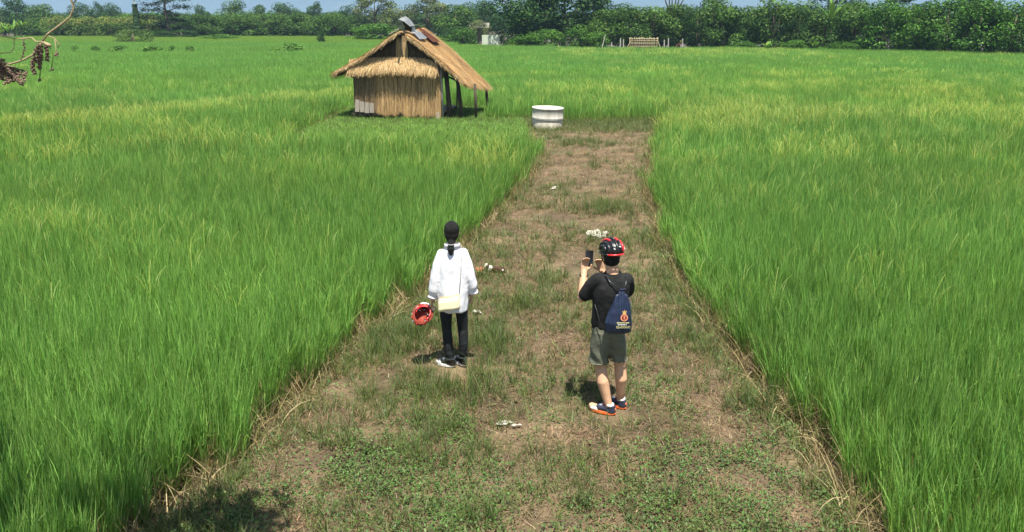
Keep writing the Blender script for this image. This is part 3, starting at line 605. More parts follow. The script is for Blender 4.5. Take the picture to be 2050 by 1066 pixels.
# ------------------------------------------------------------------ trees and shrubs
def crown(seed, kind):
    r = np.random.default_rng(seed)
    cfg = dict(  # clumps, leaves, leaf size (of unit height 1 / width 1), bottom, colour set, squash power, clump radius
        flush=(34, 5200, .050, .04, [(.05, .085, .022), (.075, .115, .03), (.14, .145, .05), (.19, .17, .065)], .8, (.14, .24)),
        orch=(34, 5200, .052, .04, [(.035, .07, .016), (.055, .10, .022), (.085, .135, .035), (.025, .05, .013)], .8, (.14, .24)),
        big=(30, 4800, .045, .16, [(.022, .05, .018), (.035, .07, .022), (.05, .09, .028)], 1.0, (.12, .22)),
        tall=(26, 3600, .05, .10, [(.035, .07, .03), (.05, .09, .035), (.03, .06, .025)], 1.0, (.10, .2)),
        airy=(44, 5600, .036, .12, [(.07, .085, .045), (.10, .115, .06), (.055, .075, .03), (.13, .13, .075)], 1.0, (.07, .15)),
        bush=(30, 4200, .06, .0, [(.05, .11, .018), (.075, .14, .025), (.035, .08, .016)], .7, (.14, .26)),
        dark=(46, 8000, .036, .05, [(.018, .045, .013), (.028, .06, .018), (.045, .09, .024), (.012, .03, .01)], .9, (.09, .18)),
        dense=(44, 8000, .042, .0, [(.035, .085, .014), (.055, .12, .02), (.08, .15, .03), (.022, .05, .012)], .65, (.12, .22)),
        mound=(36, 6000, .045, .0, [(.07, .105, .035), (.09, .125, .045), (.055, .085, .03)], .55, (.14, .22)),
        weed=(16, 700, .11, .0, [(.05, .10, .025), (.075, .13, .035)], .7, (.12, .22)),
    )[kind]
    nc, nl, ls, bot, cols, pw, cr = cfg
    ph = r.uniform(0, 6.283, nc); cz = r.uniform(-1, 1, nc); rr = np.sqrt(1 - cz ** 2) ** pw * r.uniform(.35, 1, nc) ** .5
    zc = (1 + bot) / 2; hz_ = (1 - bot) / 2
    C = np.stack([rr * np.cos(ph) * .36, rr * np.sin(ph) * .36, zc + cz * hz_ * .78], -1)
    if kind in ('dense', 'mound', 'orch', 'flush', 'bush'):      # full skirts down to the ground
        lowr = C[:, 2] < .45; C[lowr, :2] *= 1.15
    cR = r.uniform(*cr, nc)
    w = cR ** 2; ci = r.choice(nc, nl, p=w / w.sum()); d = r.normal(0, 1, (nl, 3)); d /= np.linalg.norm(d, axis=1, keepdims=True)
    rad = cR[ci] * r.uniform(.55, 1.05, nl) ** .5; P = C[ci] + d * rad[:, None] * np.array([1, 1, .8])
    P[:, 2] = np.clip(P[:, 2], .0, None)
    nrm = d + r.normal(0, .45, d.shape) + np.array([0, 0, .45]); nrm /= np.linalg.norm(nrm, axis=1, keepdims=True)
    a = np.cross(nrm, r.normal(0, 1, d.shape)); a /= np.linalg.norm(a, axis=1, keepdims=True); b = np.cross(nrm, a)
    s = ls * r.uniform(.6, 1.3, nl); wd = s * r.uniform(.4, .65, nl)
    V = np.stack([P - a * s[:, None] * .5, P + b * wd[:, None] * .5 - nrm * s[:, None] * .06, P + a * s[:, None] * .5 - nrm * s[:, None] * .1, P - b * wd[:, None] * .5 - nrm * s[:, None] * .06], 1)
    cc = np.array(cols); tone = r.integers(0, len(cc), nc); pick = np.where(r.random(nl) < .6, tone[ci], r.integers(0, len(cc), nl))
    if kind == 'flush':      # new leaves sit on the shoots at the outside top
        up = (P[:, 2] > .62 + .12 * r.random(nl)) & (d[:, 2] > -.2); pick = np.where(up & (r.random(nl) < .75), r.integers(2, 4, nl), np.minimum(pick, 1))
    col = cc[pick] * r.uniform(.75, 1.3, nl)[:, None] * (1.1, 1.3, .85) * np.where(tone % 2, 1.2, .85)[ci][:, None]
    me = npmesh('crown', V, np.arange(nl * 4).reshape(-1, 4), np.repeat(col[:, None, :], 4, 1)); me.materials.append(MAT['leaf'])
    bm = bmesh.new(); rt = .02 if kind in ('big', 'dark', 'tall', 'airy') else .025
    tubes(bm, [(0, 0, -.05), (.01, .0, .25), (-.01, .01, .5), (.01, 0, .78)], [rt * 1.5, rt, rt * .75, rt * .3], 7)
    for k in range(7):
        t = C[k * 3 % nc]; z0_ = r.uniform(.15, .5); tubes(bm, [(0, 0, z0_), ((t[0]) * .5, t[1] * .5, (z0_ + t[2]) / 2 + .03), tuple(t)], [rt * .55, rt * .35, rt * .12], 5)
    tm = tomesh('trunk', bm, True); tm.materials.append(MAT['bark'])
    return me, tm
KINDS = {}
for i, k in enumerate(['flush', 'orch', 'big', 'tall', 'airy', 'bush', 'dark', 'dense', 'mound', 'weed']):
    KINDS[k] = [crown(100 + i * 7 + j, k) for j in range(3 if k in ('orch', 'dense', 'dark') else 2)]
TREES = [
    ('orchard_tree', -88.3, 166.7, 3.99, 5.42, 'flush', 'low orchard tree with yellowish new leaves left of the vine pole, first from the left', 'tree', 'yellow flushed orchard trees'),
    ('orchard_tree', -85.15, 167.8, 3.87, 5.46, 'flush', 'low orchard tree with yellowish new leaves left of the vine pole, second from the left', 'tree', 'yellow flushed orchard trees'),
    ('orchard_tree', -81.29, 167.4, 3.89, 5.44, 'flush', 'low orchard tree with yellowish new leaves left of the vine pole, third from the left', 'tree', 'yellow flushed orchard trees'),
    ('orchard_tree', -76.0, 163.2, 4.13, 5.31, 'flush', 'low orchard tree with yellowish new leaves left of the vine pole, fourth from the left', 'tree', 'yellow flushed orchard trees'),
    ('orchard_tree', -75.04, 168.7, 4.04, 5.48, 'flush', 'low orchard tree with yellowish new leaves left of the vine pole, fifth from the left', 'tree', 'yellow flushed orchard trees'),
    ('orchard_tree', -71.21, 168.4, 4.34, 5.48, 'flush', 'low orchard tree with yellowish new leaves left of the vine pole, sixth from the left', 'tree', 'yellow flushed orchard trees'),
    ('orchard_tree', -60.11, 165.8, 4.44, 5.2, 'orch', 'low round orchard tree between the tall dark tree and the hut, first from the left', 'tree', 'far orchard row left of the hut'),
    ('orchard_tree', -57.19, 166.3, 4.26, 5.21, 'orch', 'low round orchard tree between the tall dark tree and the hut, second from the left', 'tree', 'far orchard row left of the hut'),
    ('orchard_tree', -52.88, 163.1, 4.44, 5.11, 'orch', 'low round orchard tree between the tall dark tree and the hut, third from the left', 'tree', 'far orchard row left of the hut'),
    ('orchard_tree', -50.15, 164.7, 4.07, 5.16, 'orch', 'low round orchard tree between the tall dark tree and the hut, fourth from the left', 'tree', 'far orchard row left of the hut'),
    ('orchard_tree', -47.83, 167.6, 4.5, 5.26, 'orch', 'low round orchard tree between the tall dark tree and the hut, fifth from the left', 'tree', 'far orchard row left of the hut'),
    ('orchard_tree', -44.67, 167.8, 4.51, 5.26, 'orch', 'low round orchard tree between the tall dark tree and the hut, sixth from the left', 'tree', 'far orchard row left of the hut'),
    ('orchard_tree', -41.1, 166.7, 4.51, 5.23, 'orch', 'low round orchard tree between the tall dark tree and the hut, seventh from the left', 'tree', 'far orchard row left of the hut'),
    ('orchard_tree', -36.97, 163.0, 4.09, 5.11, 'orch', 'low round orchard tree between the tall dark tree and the hut, eighth from the left', 'tree', 'far orchard row left of the hut'),
    ('orchard_tree', -34.01, 164.3, 4.45, 5.15, 'orch', 'low round orchard tree between the tall dark tree and the hut, ninth from the left', 'tree', 'far orchard row left of the hut'),
    ('orchard_tree', -31.64, 168.9, 4.1, 5.3, 'orch', 'low round orchard tree between the tall dark tree and the hut, tenth from the left', 'tree', 'far orchard row left of the hut'),
    ('orchard_tree', -95.37, 174.7, 3.97, 6.49, 'orch', 'orchard tree in the second row behind the far hedge, first from the left', 'tree', 'second row of the far orchard'),
    ('orchard_tree', -91.69, 176.2, 4.13, 6.55, 'orch', 'orchard tree in the second row behind the far hedge, second from the left', 'tree', 'second row of the far orchard'),
    ('orchard_tree', -86.2, 174.2, 3.98, 6.47, 'orch', 'orchard tree in the second row behind the far hedge, third from the left', 'tree', 'second row of the far orchard'),
    ('orchard_tree', -83.13, 177.1, 3.97, 6.58, 'orch', 'orchard tree in the second row behind the far hedge, fourth from the left', 'tree', 'second row of the far orchard'),
    ('orchard_tree', -79.14, 178.4, 4.36, 6.63, 'orch', 'orchard tree in the second row behind the far hedge, fifth from the left', 'tree', 'second row of the far orchard'),
    ('orchard_tree', -73.26, 175.2, 4.43, 6.51, 'orch', 'orchard tree in the second row behind the far hedge, sixth from the left', 'tree', 'second row of the far orchard'),
    ('orchard_tree', -68.28, 173.9, 4.48, 6.46, 'orch', 'orchard tree in the second row behind the far hedge, seventh from the left', 'tree', 'second row of the far orchard'),
    ('orchard_tree', -64.18, 174.8, 4.17, 6.5, 'orch', 'orchard tree in the second row behind the far hedge, eighth from the left', 'tree', 'second row of the far orchard'),
    ('orchard_tree', -59.11, 173.0, 4.13, 6.43, 'orch', 'orchard tree in the second row behind the far hedge, ninth from the left', 'tree', 'second row of the far orchard'),
    ('orchard_tree', -55.33, 175.0, 4.34, 6.5, 'orch', 'orchard tree in the second row behind the far hedge, tenth from the left', 'tree', 'second row of the far orchard'),
    ('orchard_tree', -51.7, 177.9, 4.25, 6.61, 'orch', 'orchard tree in the second row behind the far hedge, eleventh from the left', 'tree', 'second row of the far orchard'),
    ('orchard_tree', -46.36, 174.9, 4.24, 6.5, 'orch', 'orchard tree in the second row behind the far hedge, twelfth from the left', 'tree', 'second row of the far orchard'),
    ('orchard_tree', -42.46, 177.2, 4.5, 6.58, 'orch', 'orchard tree in the second row behind the far hedge, thirteenth from the left', 'tree', 'second row of the far orchard'),
    ('orchard_tree', -38.28, 178.9, 4.53, 6.64, 'orch', 'orchard tree in the second row behind the far hedge, fourteenth from the left', 'tree', 'second row of the far orchard'),
    ('orchard_tree', 13.25, 123.5, 4.81, 5.46, 'orch', 'orchard tree in the second row behind the bamboo panel, first from the left', 'tree', 'second row behind the bamboo panel'),
    ('orchard_tree', 16.24, 119.1, 4.81, 5.27, 'orch', 'orchard tree in the second row behind the bamboo panel, second from the left', 'tree', 'second row behind the bamboo panel'),
    ('orchard_tree', 20.04, 121.2, 4.97, 5.36, 'orch', 'orchard tree in the second row behind the bamboo panel, third from the left', 'tree', 'second row behind the bamboo panel'),
    ('orchard_tree', 23.13, 119.1, 5.3, 5.26, 'orch', 'orchard tree in the second row behind the bamboo panel, fourth from the left', 'tree', 'second row behind the bamboo panel'),
    ('orchard_tree', 26.82, 120.1, 4.71, 5.31, 'orch', 'orchard tree in the second row behind the bamboo panel, fifth from the left', 'tree', 'second row behind the bamboo panel'),
    ('orchard_tree', 30.32, 120.2, 4.84, 5.31, 'orch', 'orchard tree in the second row behind the bamboo panel, sixth from the left', 'tree', 'second row behind the bamboo panel'),
    ('orchard_tree', 35.05, 124.6, 4.75, 5.51, 'orch', 'orchard tree in the second row behind the bamboo panel, seventh from the left', 'tree', 'second row behind the bamboo panel'),
    ('orchard_tree', -93.45, 168, 3.84, 5.85, 'orch', 'low dark orchard tree right beside the banana clump at far left', 'tree', 'far orchard row left of the hut'),
    ('broad_tree', -117.36, 205, 8.26, 9.51, 'big', 'tallest dome shaped tree behind the banana clump at far left', 'tree', ''),
    ('broad_tree', -108.24, 200, 6.62, 7.19, 'orch', 'mid height round tree behind the bare twig at far left', 'tree', ''),
    ('broad_tree', -117.98, 200, 5.96, 6.96, 'big', 'partly cut off tree at the left edge behind the banana clump', 'tree', ''),
    ('broad_tree', -106.88, 215, 7.07, 6.24, 'big', 'low dark distant tree behind the yellowish orchard trees, left one', 'tree', ''),
    ('slender_tree', -105.4, 220, 7.75, 3.06, 'tall', 'narrow upright distant tree behind the yellowish orchard trees', 'tree', ''),
    ('broad_tree', -99.27, 215, 6.95, 4.99, 'big', 'small dark distant tree just left of the vine pole', 'tree', ''),
    ('broad_tree', -77.32, 215, 6.6, 4.99, 'big', 'dark distant tree just right of the tall dark spreading tree', 'tree', ''),
    ('broad_tree', -63.8, 200, 7.39, 6.96, 'orch', 'light green rounded distant tree above the orchard row', 'tree', ''),
    ('slender_tree', -60.41, 205, 6.69, 4.76, 'orch', 'small loose distant tree right of the light green rounded tree', 'tree', ''),
    ('broad_tree', -56.99, 215, 7.07, 7.48, 'big', 'flat dark distant tree above the middle of the orchard row', 'tree', ''),
    ('slender_tree', -48.39, 215, 7.54, 4.99, 'tall', 'upright blue green distant tree above the orchard row', 'tree', ''),
    ('slender_tree', -52.75, 212, 6.21, 2.71, 'tall', 'smallest pointed distant tree beside the flat dark tree', 'tree', ''),
    ('broad_tree', -38.41, 205, 6.46, 5.47, 'big', 'dark distant tree just left of the tall grey green airy tree', 'tree', ''),
    ('airy_tree', -26.92, 170, 8.6, 9.08, 'airy', 'tall grey green airy tree behind the left side of the hut', 'tree', ''),
    ('airy_tree', -16.17, 165, 7.92, 8.62, 'airy', 'tall pale airy tree behind the ridge of the hut', 'tree', ''),
    ('airy_tree', -21.44, 168, 5.6, 7.8, 'airy', 'lower airy tree between the two tall ones behind the hut', 'tree', ''),
    ('broad_tree', -9.83, 150, 5.74, 6.97, 'orch', 'leafy tree behind the right roof slope of the hut', 'tree', ''),
    ('broad_tree', -5.62, 170, 6.93, 4.94, 'big', 'dark distant tree above the pale tin shed', 'tree', ''),
    ('broad_tree', 18.71, 150, 5.9, 7.84, 'big', 'dark distant tree seen above the orchard left of the bare stemmed tree', 'tree', ''),
    ('broad_tree', -9.92, 190, 6.68, 6.62, 'big', 'distant dark tree behind the pale tin shed', 'tree', ''),
    ('leafy_bush', -22.17, 138, 2.83, 6.9, 'bush', 'light green bush behind the left roof slope of the hut', 'bush', ''),
    ('airy_tree', -5.52, 142, 3.59, 3.8, 'airy', 'thin sapling growing in front of the pale tin shed', 'tree', ''),
    ('leafy_bush', -8.91, 128, 2.4, 4.76, 'dark', 'dark green bush behind the right roof slope of the hut', 'bush', ''),
    ('leafy_bush', -6.98, 124, 2.37, 3.75, 'bush', 'low light bush left of the pale signboard', 'bush', ''),
    ('dark_tree', 0.97, 112, 9.13, 9.78, 'dark', 'huge dark tree standing right of the pale signboard', 'tree', ''),
    ('dark_tree', 6.87, 115, 9.89, 10.04, 'dark', 'huge dark tree behind the leaning white pole', 'tree', ''),
    ('dark_tree', 11.39, 119, 7.02, 6.23, 'big', 'medium dark tree right of the two huge dark trees', 'tree', ''),
    ('leafy_bush', 1.66, 106, 1.74, 4.32, 'bush', 'bush growing at the foot of the huge dark tree beside the signboard', 'bush', ''),
    ('leafy_bush', 4.08, 105, 2.35, 4.04, 'bush', 'highest of the bushes at the foot of the huge dark trees', 'bush', ''),
    ('leafy_bush', 8.14, 104, 2.71, 3.63, 'bush', 'rounded bush left of the leaning white pole', 'bush', ''),
    ('leafy_bush', 9.98, 103, 2.15, 3.0, 'bush', 'small light bush just behind the leaning white pole', 'bush', ''),
    ('orchard_tree', 11.82, 109, 4.59, 4.82, 'orch', 'glossy green orchard tree behind the bamboo panel, first from the left', 'tree', 'orchard trees behind the bamboo panel'),
    ('orchard_tree', 14.73, 109, 5.07, 5.08, 'orch', 'glossy green orchard tree behind the bamboo panel, second from the left', 'tree', 'orchard trees behind the bamboo panel'),
    ('orchard_tree', 17.77, 109, 4.83, 4.95, 'orch', 'glossy green orchard tree behind the bamboo panel, third from the left', 'tree', 'orchard trees behind the bamboo panel'),
    ('orchard_tree', 20.67, 109, 5.19, 4.82, 'orch', 'glossy green orchard tree behind the bamboo panel, fourth from the left', 'tree', 'orchard trees behind the bamboo panel'),
    ('dark_tree', 22.96, 107, 5.28, 3.86, 'dark', 'dark narrow tree right of the bamboo panel', 'tree', ''),
    ('orchard_tree', 25.28, 105, 5.6, 4.89, 'orch', 'bright orchard tree beside the thin white pole', 'tree', ''),
    ('orchard_tree', 28.17, 104, 4.9, 4.36, 'orch', 'orchard tree right of the thin white pole', 'tree', ''),
    ('broad_tree', 29.86, 132, 7.52, 4.61, 'tall', 'tall thin crowned tree behind the dark narrow tree', 'tree', ''),
    ('orchard_tree', 30.52, 101, 5.75, 5.41, 'orch', 'grey green broad tree behind the young banana plant', 'tree', ''),
    ('dark_tree', 33.02, 99, 5.06, 2.54, 'dark', 'narrow dark tree between the two banana plants', 'tree', ''),
    ('orchard_tree', 35.75, 98, 4.18, 4.8, 'orch', 'light green tree under the tall banana leaves', 'tree', ''),
    ('orchard_tree', 38.25, 96, 5.13, 4.7, 'orch', 'mid green tree right of the tall banana leaves', 'tree', ''),
    ('dark_tree', 46.4, 125, 8.4, 9.45, 'dark', 'big dark tree rising behind the tall banana leaves', 'tree', ''),
    ('dense_tree', 39.76, 92, 5.47, 5.36, 'dense', 'dense green tree, leftmost of the tall hedge at right', 'tree', ''),
    ('dense_tree', 41.82, 89, 5.12, 5.19, 'dense', 'dense green tree in the hedge at right, second from its left end', 'tree', ''),
    ('dense_tree', 43.9, 87, 5.76, 5.28, 'dense', 'dense green tree in the hedge at right, third from its left end', 'tree', ''),
    ('dense_tree', 45.65, 84, 5.6, 5.1, 'dense', 'dense green tree in the hedge at right, fourth from its left end', 'tree', ''),
    ('dense_tree', 47.8, 82, 5.38, 4.98, 'dense', 'dense green tree cut off by the right edge of the picture', 'tree', ''),
    ('dark_tree', 50.35, 112, 7.31, 5.22, 'dark', 'dark tree rising behind the left end of the hedge at right', 'tree', ''),
    ('dark_tree', 55.42, 105, 6.52, 9.17, 'big', 'dark tree rising behind the right end of the hedge at right', 'tree', ''),
    ('orchard_tree', 37.35, 112, 5.48, 7.17, 'orch', 'broad tree filling the row behind the narrow dark tree', 'tree', ''),
    ('orchard_tree', 42.43, 110, 5.21, 6.4, 'orch', 'broad tree filling the row right behind the tall banana leaves', 'tree', ''),
    ('leafy_bush', 26.55, 98, 1.23, 3.43, 'bush', 'low bush in front of the orchard tree by the white pole', 'bush', ''),
    ('leafy_bush', 31.13, 95, 1.42, 2.77, 'bush', 'low bush under the narrow dark tree between the bananas', 'bush', ''),
    ('leafy_bush', 35.49, 92, 1.28, 3.75, 'bush', 'low bush at the foot of the mid green tree', 'bush', ''),
    ('mound_bush', -53.34, 121, 2.27, 4.65, 'mound', 'pale rounded shrub mound standing alone at the edge of the far left field', 'bush', ''),
    ('small_tree', -26.95, 121, 2.14, 1.27, 'dark', 'small dark sapling alone at the far edge of the rice', 'tree', ''),
    ('leafy_bush', -62.33, 152, 1.72, 5.3, 'dark', 'dark bush under the tall dark spreading tree, left one', 'bush', ''),
    ('leafy_bush', -58.45, 152, 1.89, 6.18, 'dark', 'dark bush under the tall dark spreading tree, right one', 'bush', ''),
    ('leafy_bush', -47.51, 140, 1.26, 4.88, 'bush', 'low spread bush on the field bank right of the tall dark tree', 'bush', ''),
    ('bund_weed', -43.9, 86, 1.16, 0.7, 'weed', 'single small weed clump on the bund, leftmost', 'weed', ''),
    ('bund_weed', -41.9, 86, 1.16, 1.0, 'weed', 'small weed clump on the bund, second from the left', 'weed', ''),
    ('bund_weed', -39.16, 86, 1.16, 2.31, 'weed', 'wide dark weed clump on the bund near the twig', 'weed', ''),
    ('bund_weed', -36.17, 86, 1.16, 2.01, 'weed', 'wide dark weed clump on the bund below the mound', 'weed', ''),
    ('bund_weed', -34.07, 86, 1.16, 0.9, 'weed', 'small weed clump on the bund below the tall dark tree', 'weed', ''),
    ('bund_weed', -32.37, 86, 1.16, 0.8, 'weed', 'small weed clump on the bund, rightmost of the left group', 'weed', ''),
    ('bund_weed', -23.12, 88, 1.34, 2.77, 'weed', 'largest weed clump on the bund left of the hut', 'weed', ''),
]
for i, (nm, X, Y, h, wdt, kind, lab, cat, grp) in enumerate(TREES):
    t = thing(nm, lab, cat, (X, Y, MUD), random.uniform(0, 6.28), grp or None)
    cm, tm = KINDS[kind][i % len(KINDS[kind])]
    s = (wdt * 1.28, wdt * 1.28, (h - MUD) * 1.04)
    for part, me in (('trunk', tm), ('crown', cm)):
        o = bpy.data.objects.new({'crown': 'foliage', 'trunk': 'stem'}[part] if cat in ('bush', 'weed') else part, me); COL.objects.link(o); o.parent = t; o.scale = s
# a far wood that reads as one mass behind all the rows
nw = 700; wx_ = U(-260, 260, nw); wy_ = U(225, 330, nw); k = np.abs(wx_) < wy_ * .75; wx_, wy_ = wx_[k], wy_[k]; nw = len(wx_); ww = U(6, 11, nw)
protos_w = [m for kd in ('orch', 'big', 'bush') for m, _ in KINDS[kd][:2]]
tag(scatter('far_wood', protos_w, np.stack([wx_, wy_, np.full(nw, MUD)], -1), U(0, 6.283, nw), np.stack([ww, ww, U(3.8, 6.0, nw)], -1), rng.integers(0, 6, nw), np.ones((nw, 3))), 'hazy far wood behind the tree rows', 'wood', kind='stuff')
# tall dark spreading tree with flat layered boughs
def layered_tree(loc, h, lab):
    t = thing('spreading_tree', lab, 'tree', loc); bm = bmesh.new(); parts = []; r = np.random.default_rng(77)
    tubes(bm, [(0, 0, -.2), (.1, 0, 3), (-.1, .1, 6), (.2, 0, h * .95)], [.38, .30, .22, .06], 9)
    cs = []
    for k in range(20):
        z = 1.6 + (h - 1.8) * (k + .5) / 20; a = k * 2.4; L = (5.6 - .22 * abs(k - 11)) * r.uniform(.7, 1.1); e = np.array((math.cos(a) * L, math.sin(a) * L, z + .35))
        tubes(bm, [(0, 0, z - .6), tuple(e * np.array([.5, .5, 1]) - [0, 0, .2]), tuple(e)], [.10, .07, .02], 6)
        for f in (.35, .6, .85, 1.0): cs.append((e * np.array([f, f, 1]) + r.normal(0, .25, 3) * [1, 1, .4], r.uniform(.8, 1.35)))
    link('trunk', tomesh('trunk', bm, True), 'bark', t)
    nl = 9000; ci = r.integers(0, len(cs), nl); C = np.array([c for c, _ in cs]); q = np.array([s for _, s in cs])
    P = C[ci] + r.normal(0, 1, (nl, 3)) * (q[ci][:, None] * [.5, .5, .2]); nrm = r.normal(0, .4, (nl, 3)) + [0, 0, 1]; nrm /= np.linalg.norm(nrm, axis=1, keepdims=True)
    a = np.cross(nrm, r.normal(0, 1, (nl, 3))); a /= np.linalg.norm(a, axis=1, keepdims=True); b = np.cross(nrm, a); s = r.uniform(.2, .42, nl)[:, None]
    V = np.stack([P - a * s * .5, P + b * s * .28, P + a * s * .5, P - b * s * .28], 1)
    col = np.array([(.018, .042, .014), (.028, .058, .02), (.012, .03, .011)])[r.integers(0, 3, nl)] * r.uniform(.8, 1.3, nl)[:, None]
    link('crown', npmesh('crown', V, np.arange(nl * 4).reshape(-1, 4), np.repeat(col[:, None], 4, 1)), 'leaf', t)
layered_tree((-64.0, 160, MUD), 11.5, 'tall dark spreading tree right of the vine covered pole')
# pole wrapped in creeper
VP = thing('vine_pole', 'pale pole wrapped in a thick column of creeper', 'pole', (-68.7, 158, MUD))
tube_obj('pole', [(0, 0, -.2), (0, 0, 10.5)], .13, 'whitepost', VP)
nl = 2600; a_ = U(0, 6.283, nl); z_ = U(0, 6.4, nl); rr_ = (.42 + .38 * vnoise(a_ * .8, z_, 1.1, 3) - .03 * z_ + .25 * (z_ < 1.5)) * np.sqrt(U(.3, 1.2, nl)); P = np.stack([rr_ * np.cos(a_), rr_ * np.sin(a_), z_], -1)
nr = np.stack([np.cos(a_), np.sin(a_), np.full(nl, .5)], -1) + rng.normal(0, .3, (nl, 3)); aa = np.cross(nr, rng.normal(0, 1, (nl, 3))); aa /= np.linalg.norm(aa, axis=1, keepdims=True); bb = np.cross(nr, aa); s_ = U(.15, .3, nl)[:, None]
link('creeper', npmesh('creeper', np.stack([P - aa * s_, P + bb * s_ * .5, P + aa * s_, P - bb * s_ * .5], 1), np.arange(nl * 4).reshape(-1, 4), np.repeat((np.array([(.035, .075, .02), (.05, .10, .025)])[rng.integers(0, 2, nl)] * U(.8, 1.3, nl)[:, None])[:, None], 4, 1)), 'leaf', VP)
# bananas
def banana(loc, nst, h, lab, leafn=7, spread_=.9):
    t = thing('banana_plant', lab, 'banana plant', loc)
    for k in range(nst):
        bx_, by_ = random.uniform(-1, 1) * spread_ * nst ** .5 * .5, random.uniform(-.4, .4) * spread_; hh = h * random.uniform(.35, .6)
        tube_obj('stem', [(bx_, by_, -.1), (bx_ * 1.1, by_, hh)], [.13, .07], 'bark', t, 7)
        for q in range(leafn):
            az = q * 2.4 + random.random(); L = h * random.uniform(.38, .58); n = 1
            V, F, C = blade_part(np.array([[bx_ * 1.1, by_, hh - .1]]), np.array([az]), np.array([L]), np.array([random.uniform(.15, .6)]), np.array([random.uniform(.5, 1.5)]), np.array([.42]), (.12 * random.uniform(.8, 1.3), .22 * random.uniform(.9, 1.2), .04), 8, belly=1)
            link('leaf', npmesh('leaf', V, F, C, True), 'leaf', t)
banana((-88.0, 150, MUD), 8, 4.4, 'pale green banana clump at the far left end of the tree line', 7, 2.2)
banana((-91.5, 151, MUD), 6, 4.2, 'banana clump cut off by the left edge of the picture', 7, 2.0)
banana((35.6, 97, MUD), 2, 6.4, 'tall banana plant with upright leaves against the dark tree', 6, .8)
banana((27.9, 93, MUD), 1, 2.3, 'small bright young banana plant at the edge of the rice', 6, .5)
banana((32.4, 92, MUD), 1, 2.2, 'small banana plant with spread leaves beside the low bush', 5, .5)
# bare stemmed tree behind the orchard
BT = thing('bare_tree', 'tree with bare dark upright stems above the orchard', 'tree', (21.9, 118, MUD)); bm = bmesh.new()
tubes(bm, [(0, 0, -.1), (.1, 0, 2.5), (0, .1, 4.6)], [.25, .2, .16], 8)
for dx, dz in ((-1.9, 9.2), (-1.0, 9.8), (-.3, 10.5), (.6, 10.2), (1.3, 9.4), (2.2, 8.2)): tubes(bm, [(0, .1, 4.3), (dx * .5, 0, 5.9), (dx, .1, dz)], [.12, .09, .03], 6)
link('trunk', tomesh('trunk', bm, True), 'wood', BT)
tag(tube_obj('slim_pole', [(27.6, 112, MUD), (27.6, 112, 5.6)], .06, 'whitepost'), 'thin white pole standing among the orchard trees', 'pole')

# ------------------------------------------------------------------ signboard, shed, fence posts, bamboo panel
SG = thing('signboard', 'pale green blank signboard on posts at the edge of the rice', 'sign', (-2.72, 109.5, MUD))
for k in range(3): box_obj('panel', (-.74 + .74 * k, 0, 1.32), (.73, .03, 1.24), 'sign', SG)
for x_ in (-.72, .02, .72): box_obj('post', (x_, .05, .8), (.07, .06, 1.75), 'whitepost', SG)
SH = thing('tin_shed', 'low shed with pale corrugated tin roof among the bushes', 'shed', (-5.7, 150, MUD))
bm = bmesh.new(); N_ = 34
g = [[bm.verts.new((-1.75 + 3.5 * i / N_, y_, z_ + .04 * (-1) ** i)) for i in range(N_ + 1)] for y_, z_ in ((-1.2, 2.45), (1.3, 3.25))]
for i in range(N_): bm.faces.new((g[0][i], g[0][i + 1], g[1][i + 1], g[1][i]))
bmesh.ops.solidify(bm, geom=bm.faces[:], thickness=.01); link('roof', tomesh('roof', bm), 'whitepost', SH)
for x_ in (-1.6, 1.6):
    for y_, z_ in ((-1.1, 2.4), (1.2, 3.1)): box_obj('post', (x_, y_, z_ / 2), (.1, .1, z_), 'wood', SH)
box_obj('wall', (0, 1.1, 1.4), (3.2, .05, 2.6), 'plank', SH)
def stick(nm, p0, p1, r, mat, lab, cat='post', group=None, seg=6):
    p0, p1 = Vector(p0), Vector(p1); bm = bmesh.new(); tubes(bm, [(0, 0, 0), tuple((p1 - p0) * .5 + Vector((.01, 0, 0))), tuple(p1 - p0)], [r, r * .95, r * .9], seg)
    o = link(nm, tomesh(nm, bm), mat); o.location = p0; return tag(o, lab, cat, group)
FG = 'pale fence posts before the orchard'
stick('leaning_pole', (10.35, 100, MUD), (10.85, 100, 1.97), .06, 'whitepost', 'long white pole leaning to the right before the orchard', 'pole')
for X, Y, zt, lab in [(11.45, 104, 1.5, 'white post just right of the leaning white pole'), (11.62, 100, 1.13, 'shortest white post between the leaning pole and the bamboo panel'), (12.48, 99, 1.62, 'thick white post left of the bamboo panel'), (13.5, 104, 1.37, 'small grey post half hidden left of the bamboo panel'),
    (18.31, 103, 1.34, 'crooked white post right of the bamboo panel'), (18.79, 103, 1.55, 'straight white post right of the bamboo panel brace'), (19.7, 99, 1.56, 'white post with a brown prop leaning on it'), (24.26, 106, 1.55, 'white post in the gap between the orchard trees right of the panel'), (25.47, 99, 1.15, 'low white post, the rightmost upright one')]:
    stick('fence_post', (X, Y, MUD), (X + random.uniform(-.05, .05), Y, zt), .075, 'whitepost', lab, 'post', FG)
stick('prop_pole', (13.0, 98.6, MUD + .3), (13.68, 98.9, 1.25), .05, 'bamboo', 'bamboo prop leaning against the left end of the bamboo panel', 'pole')
stick('prop_pole', (17.25, 98.6, MUD + .3), (16.8, 98.9, 1.3), .05, 'bamboo', 'bamboo prop leaning against the right end of the bamboo panel', 'pole')
stick('prop_pole', (18.6, 98.6, .4), (19.66, 98.9, 1.35), .045, 'rust', 'brown prop leaning against a white post', 'pole')
stick('prop_pole', (26.05, 98.8, .4), (26.5, 98.9, 1.2), .05, 'whitepost', 'pale leaning pole at the right end of the posts', 'pole')
stick('fence_post', (2.9, 107, MUD), (2.9, 107, 2.1), .07, 'whitepost', 'white post among dry leaves under the huge dark trees', 'post', FG)
BP = thing('bamboo_panel', 'woven bamboo fence panel standing at the edge of the orchard', 'fence', (15.2, 99, MUD))
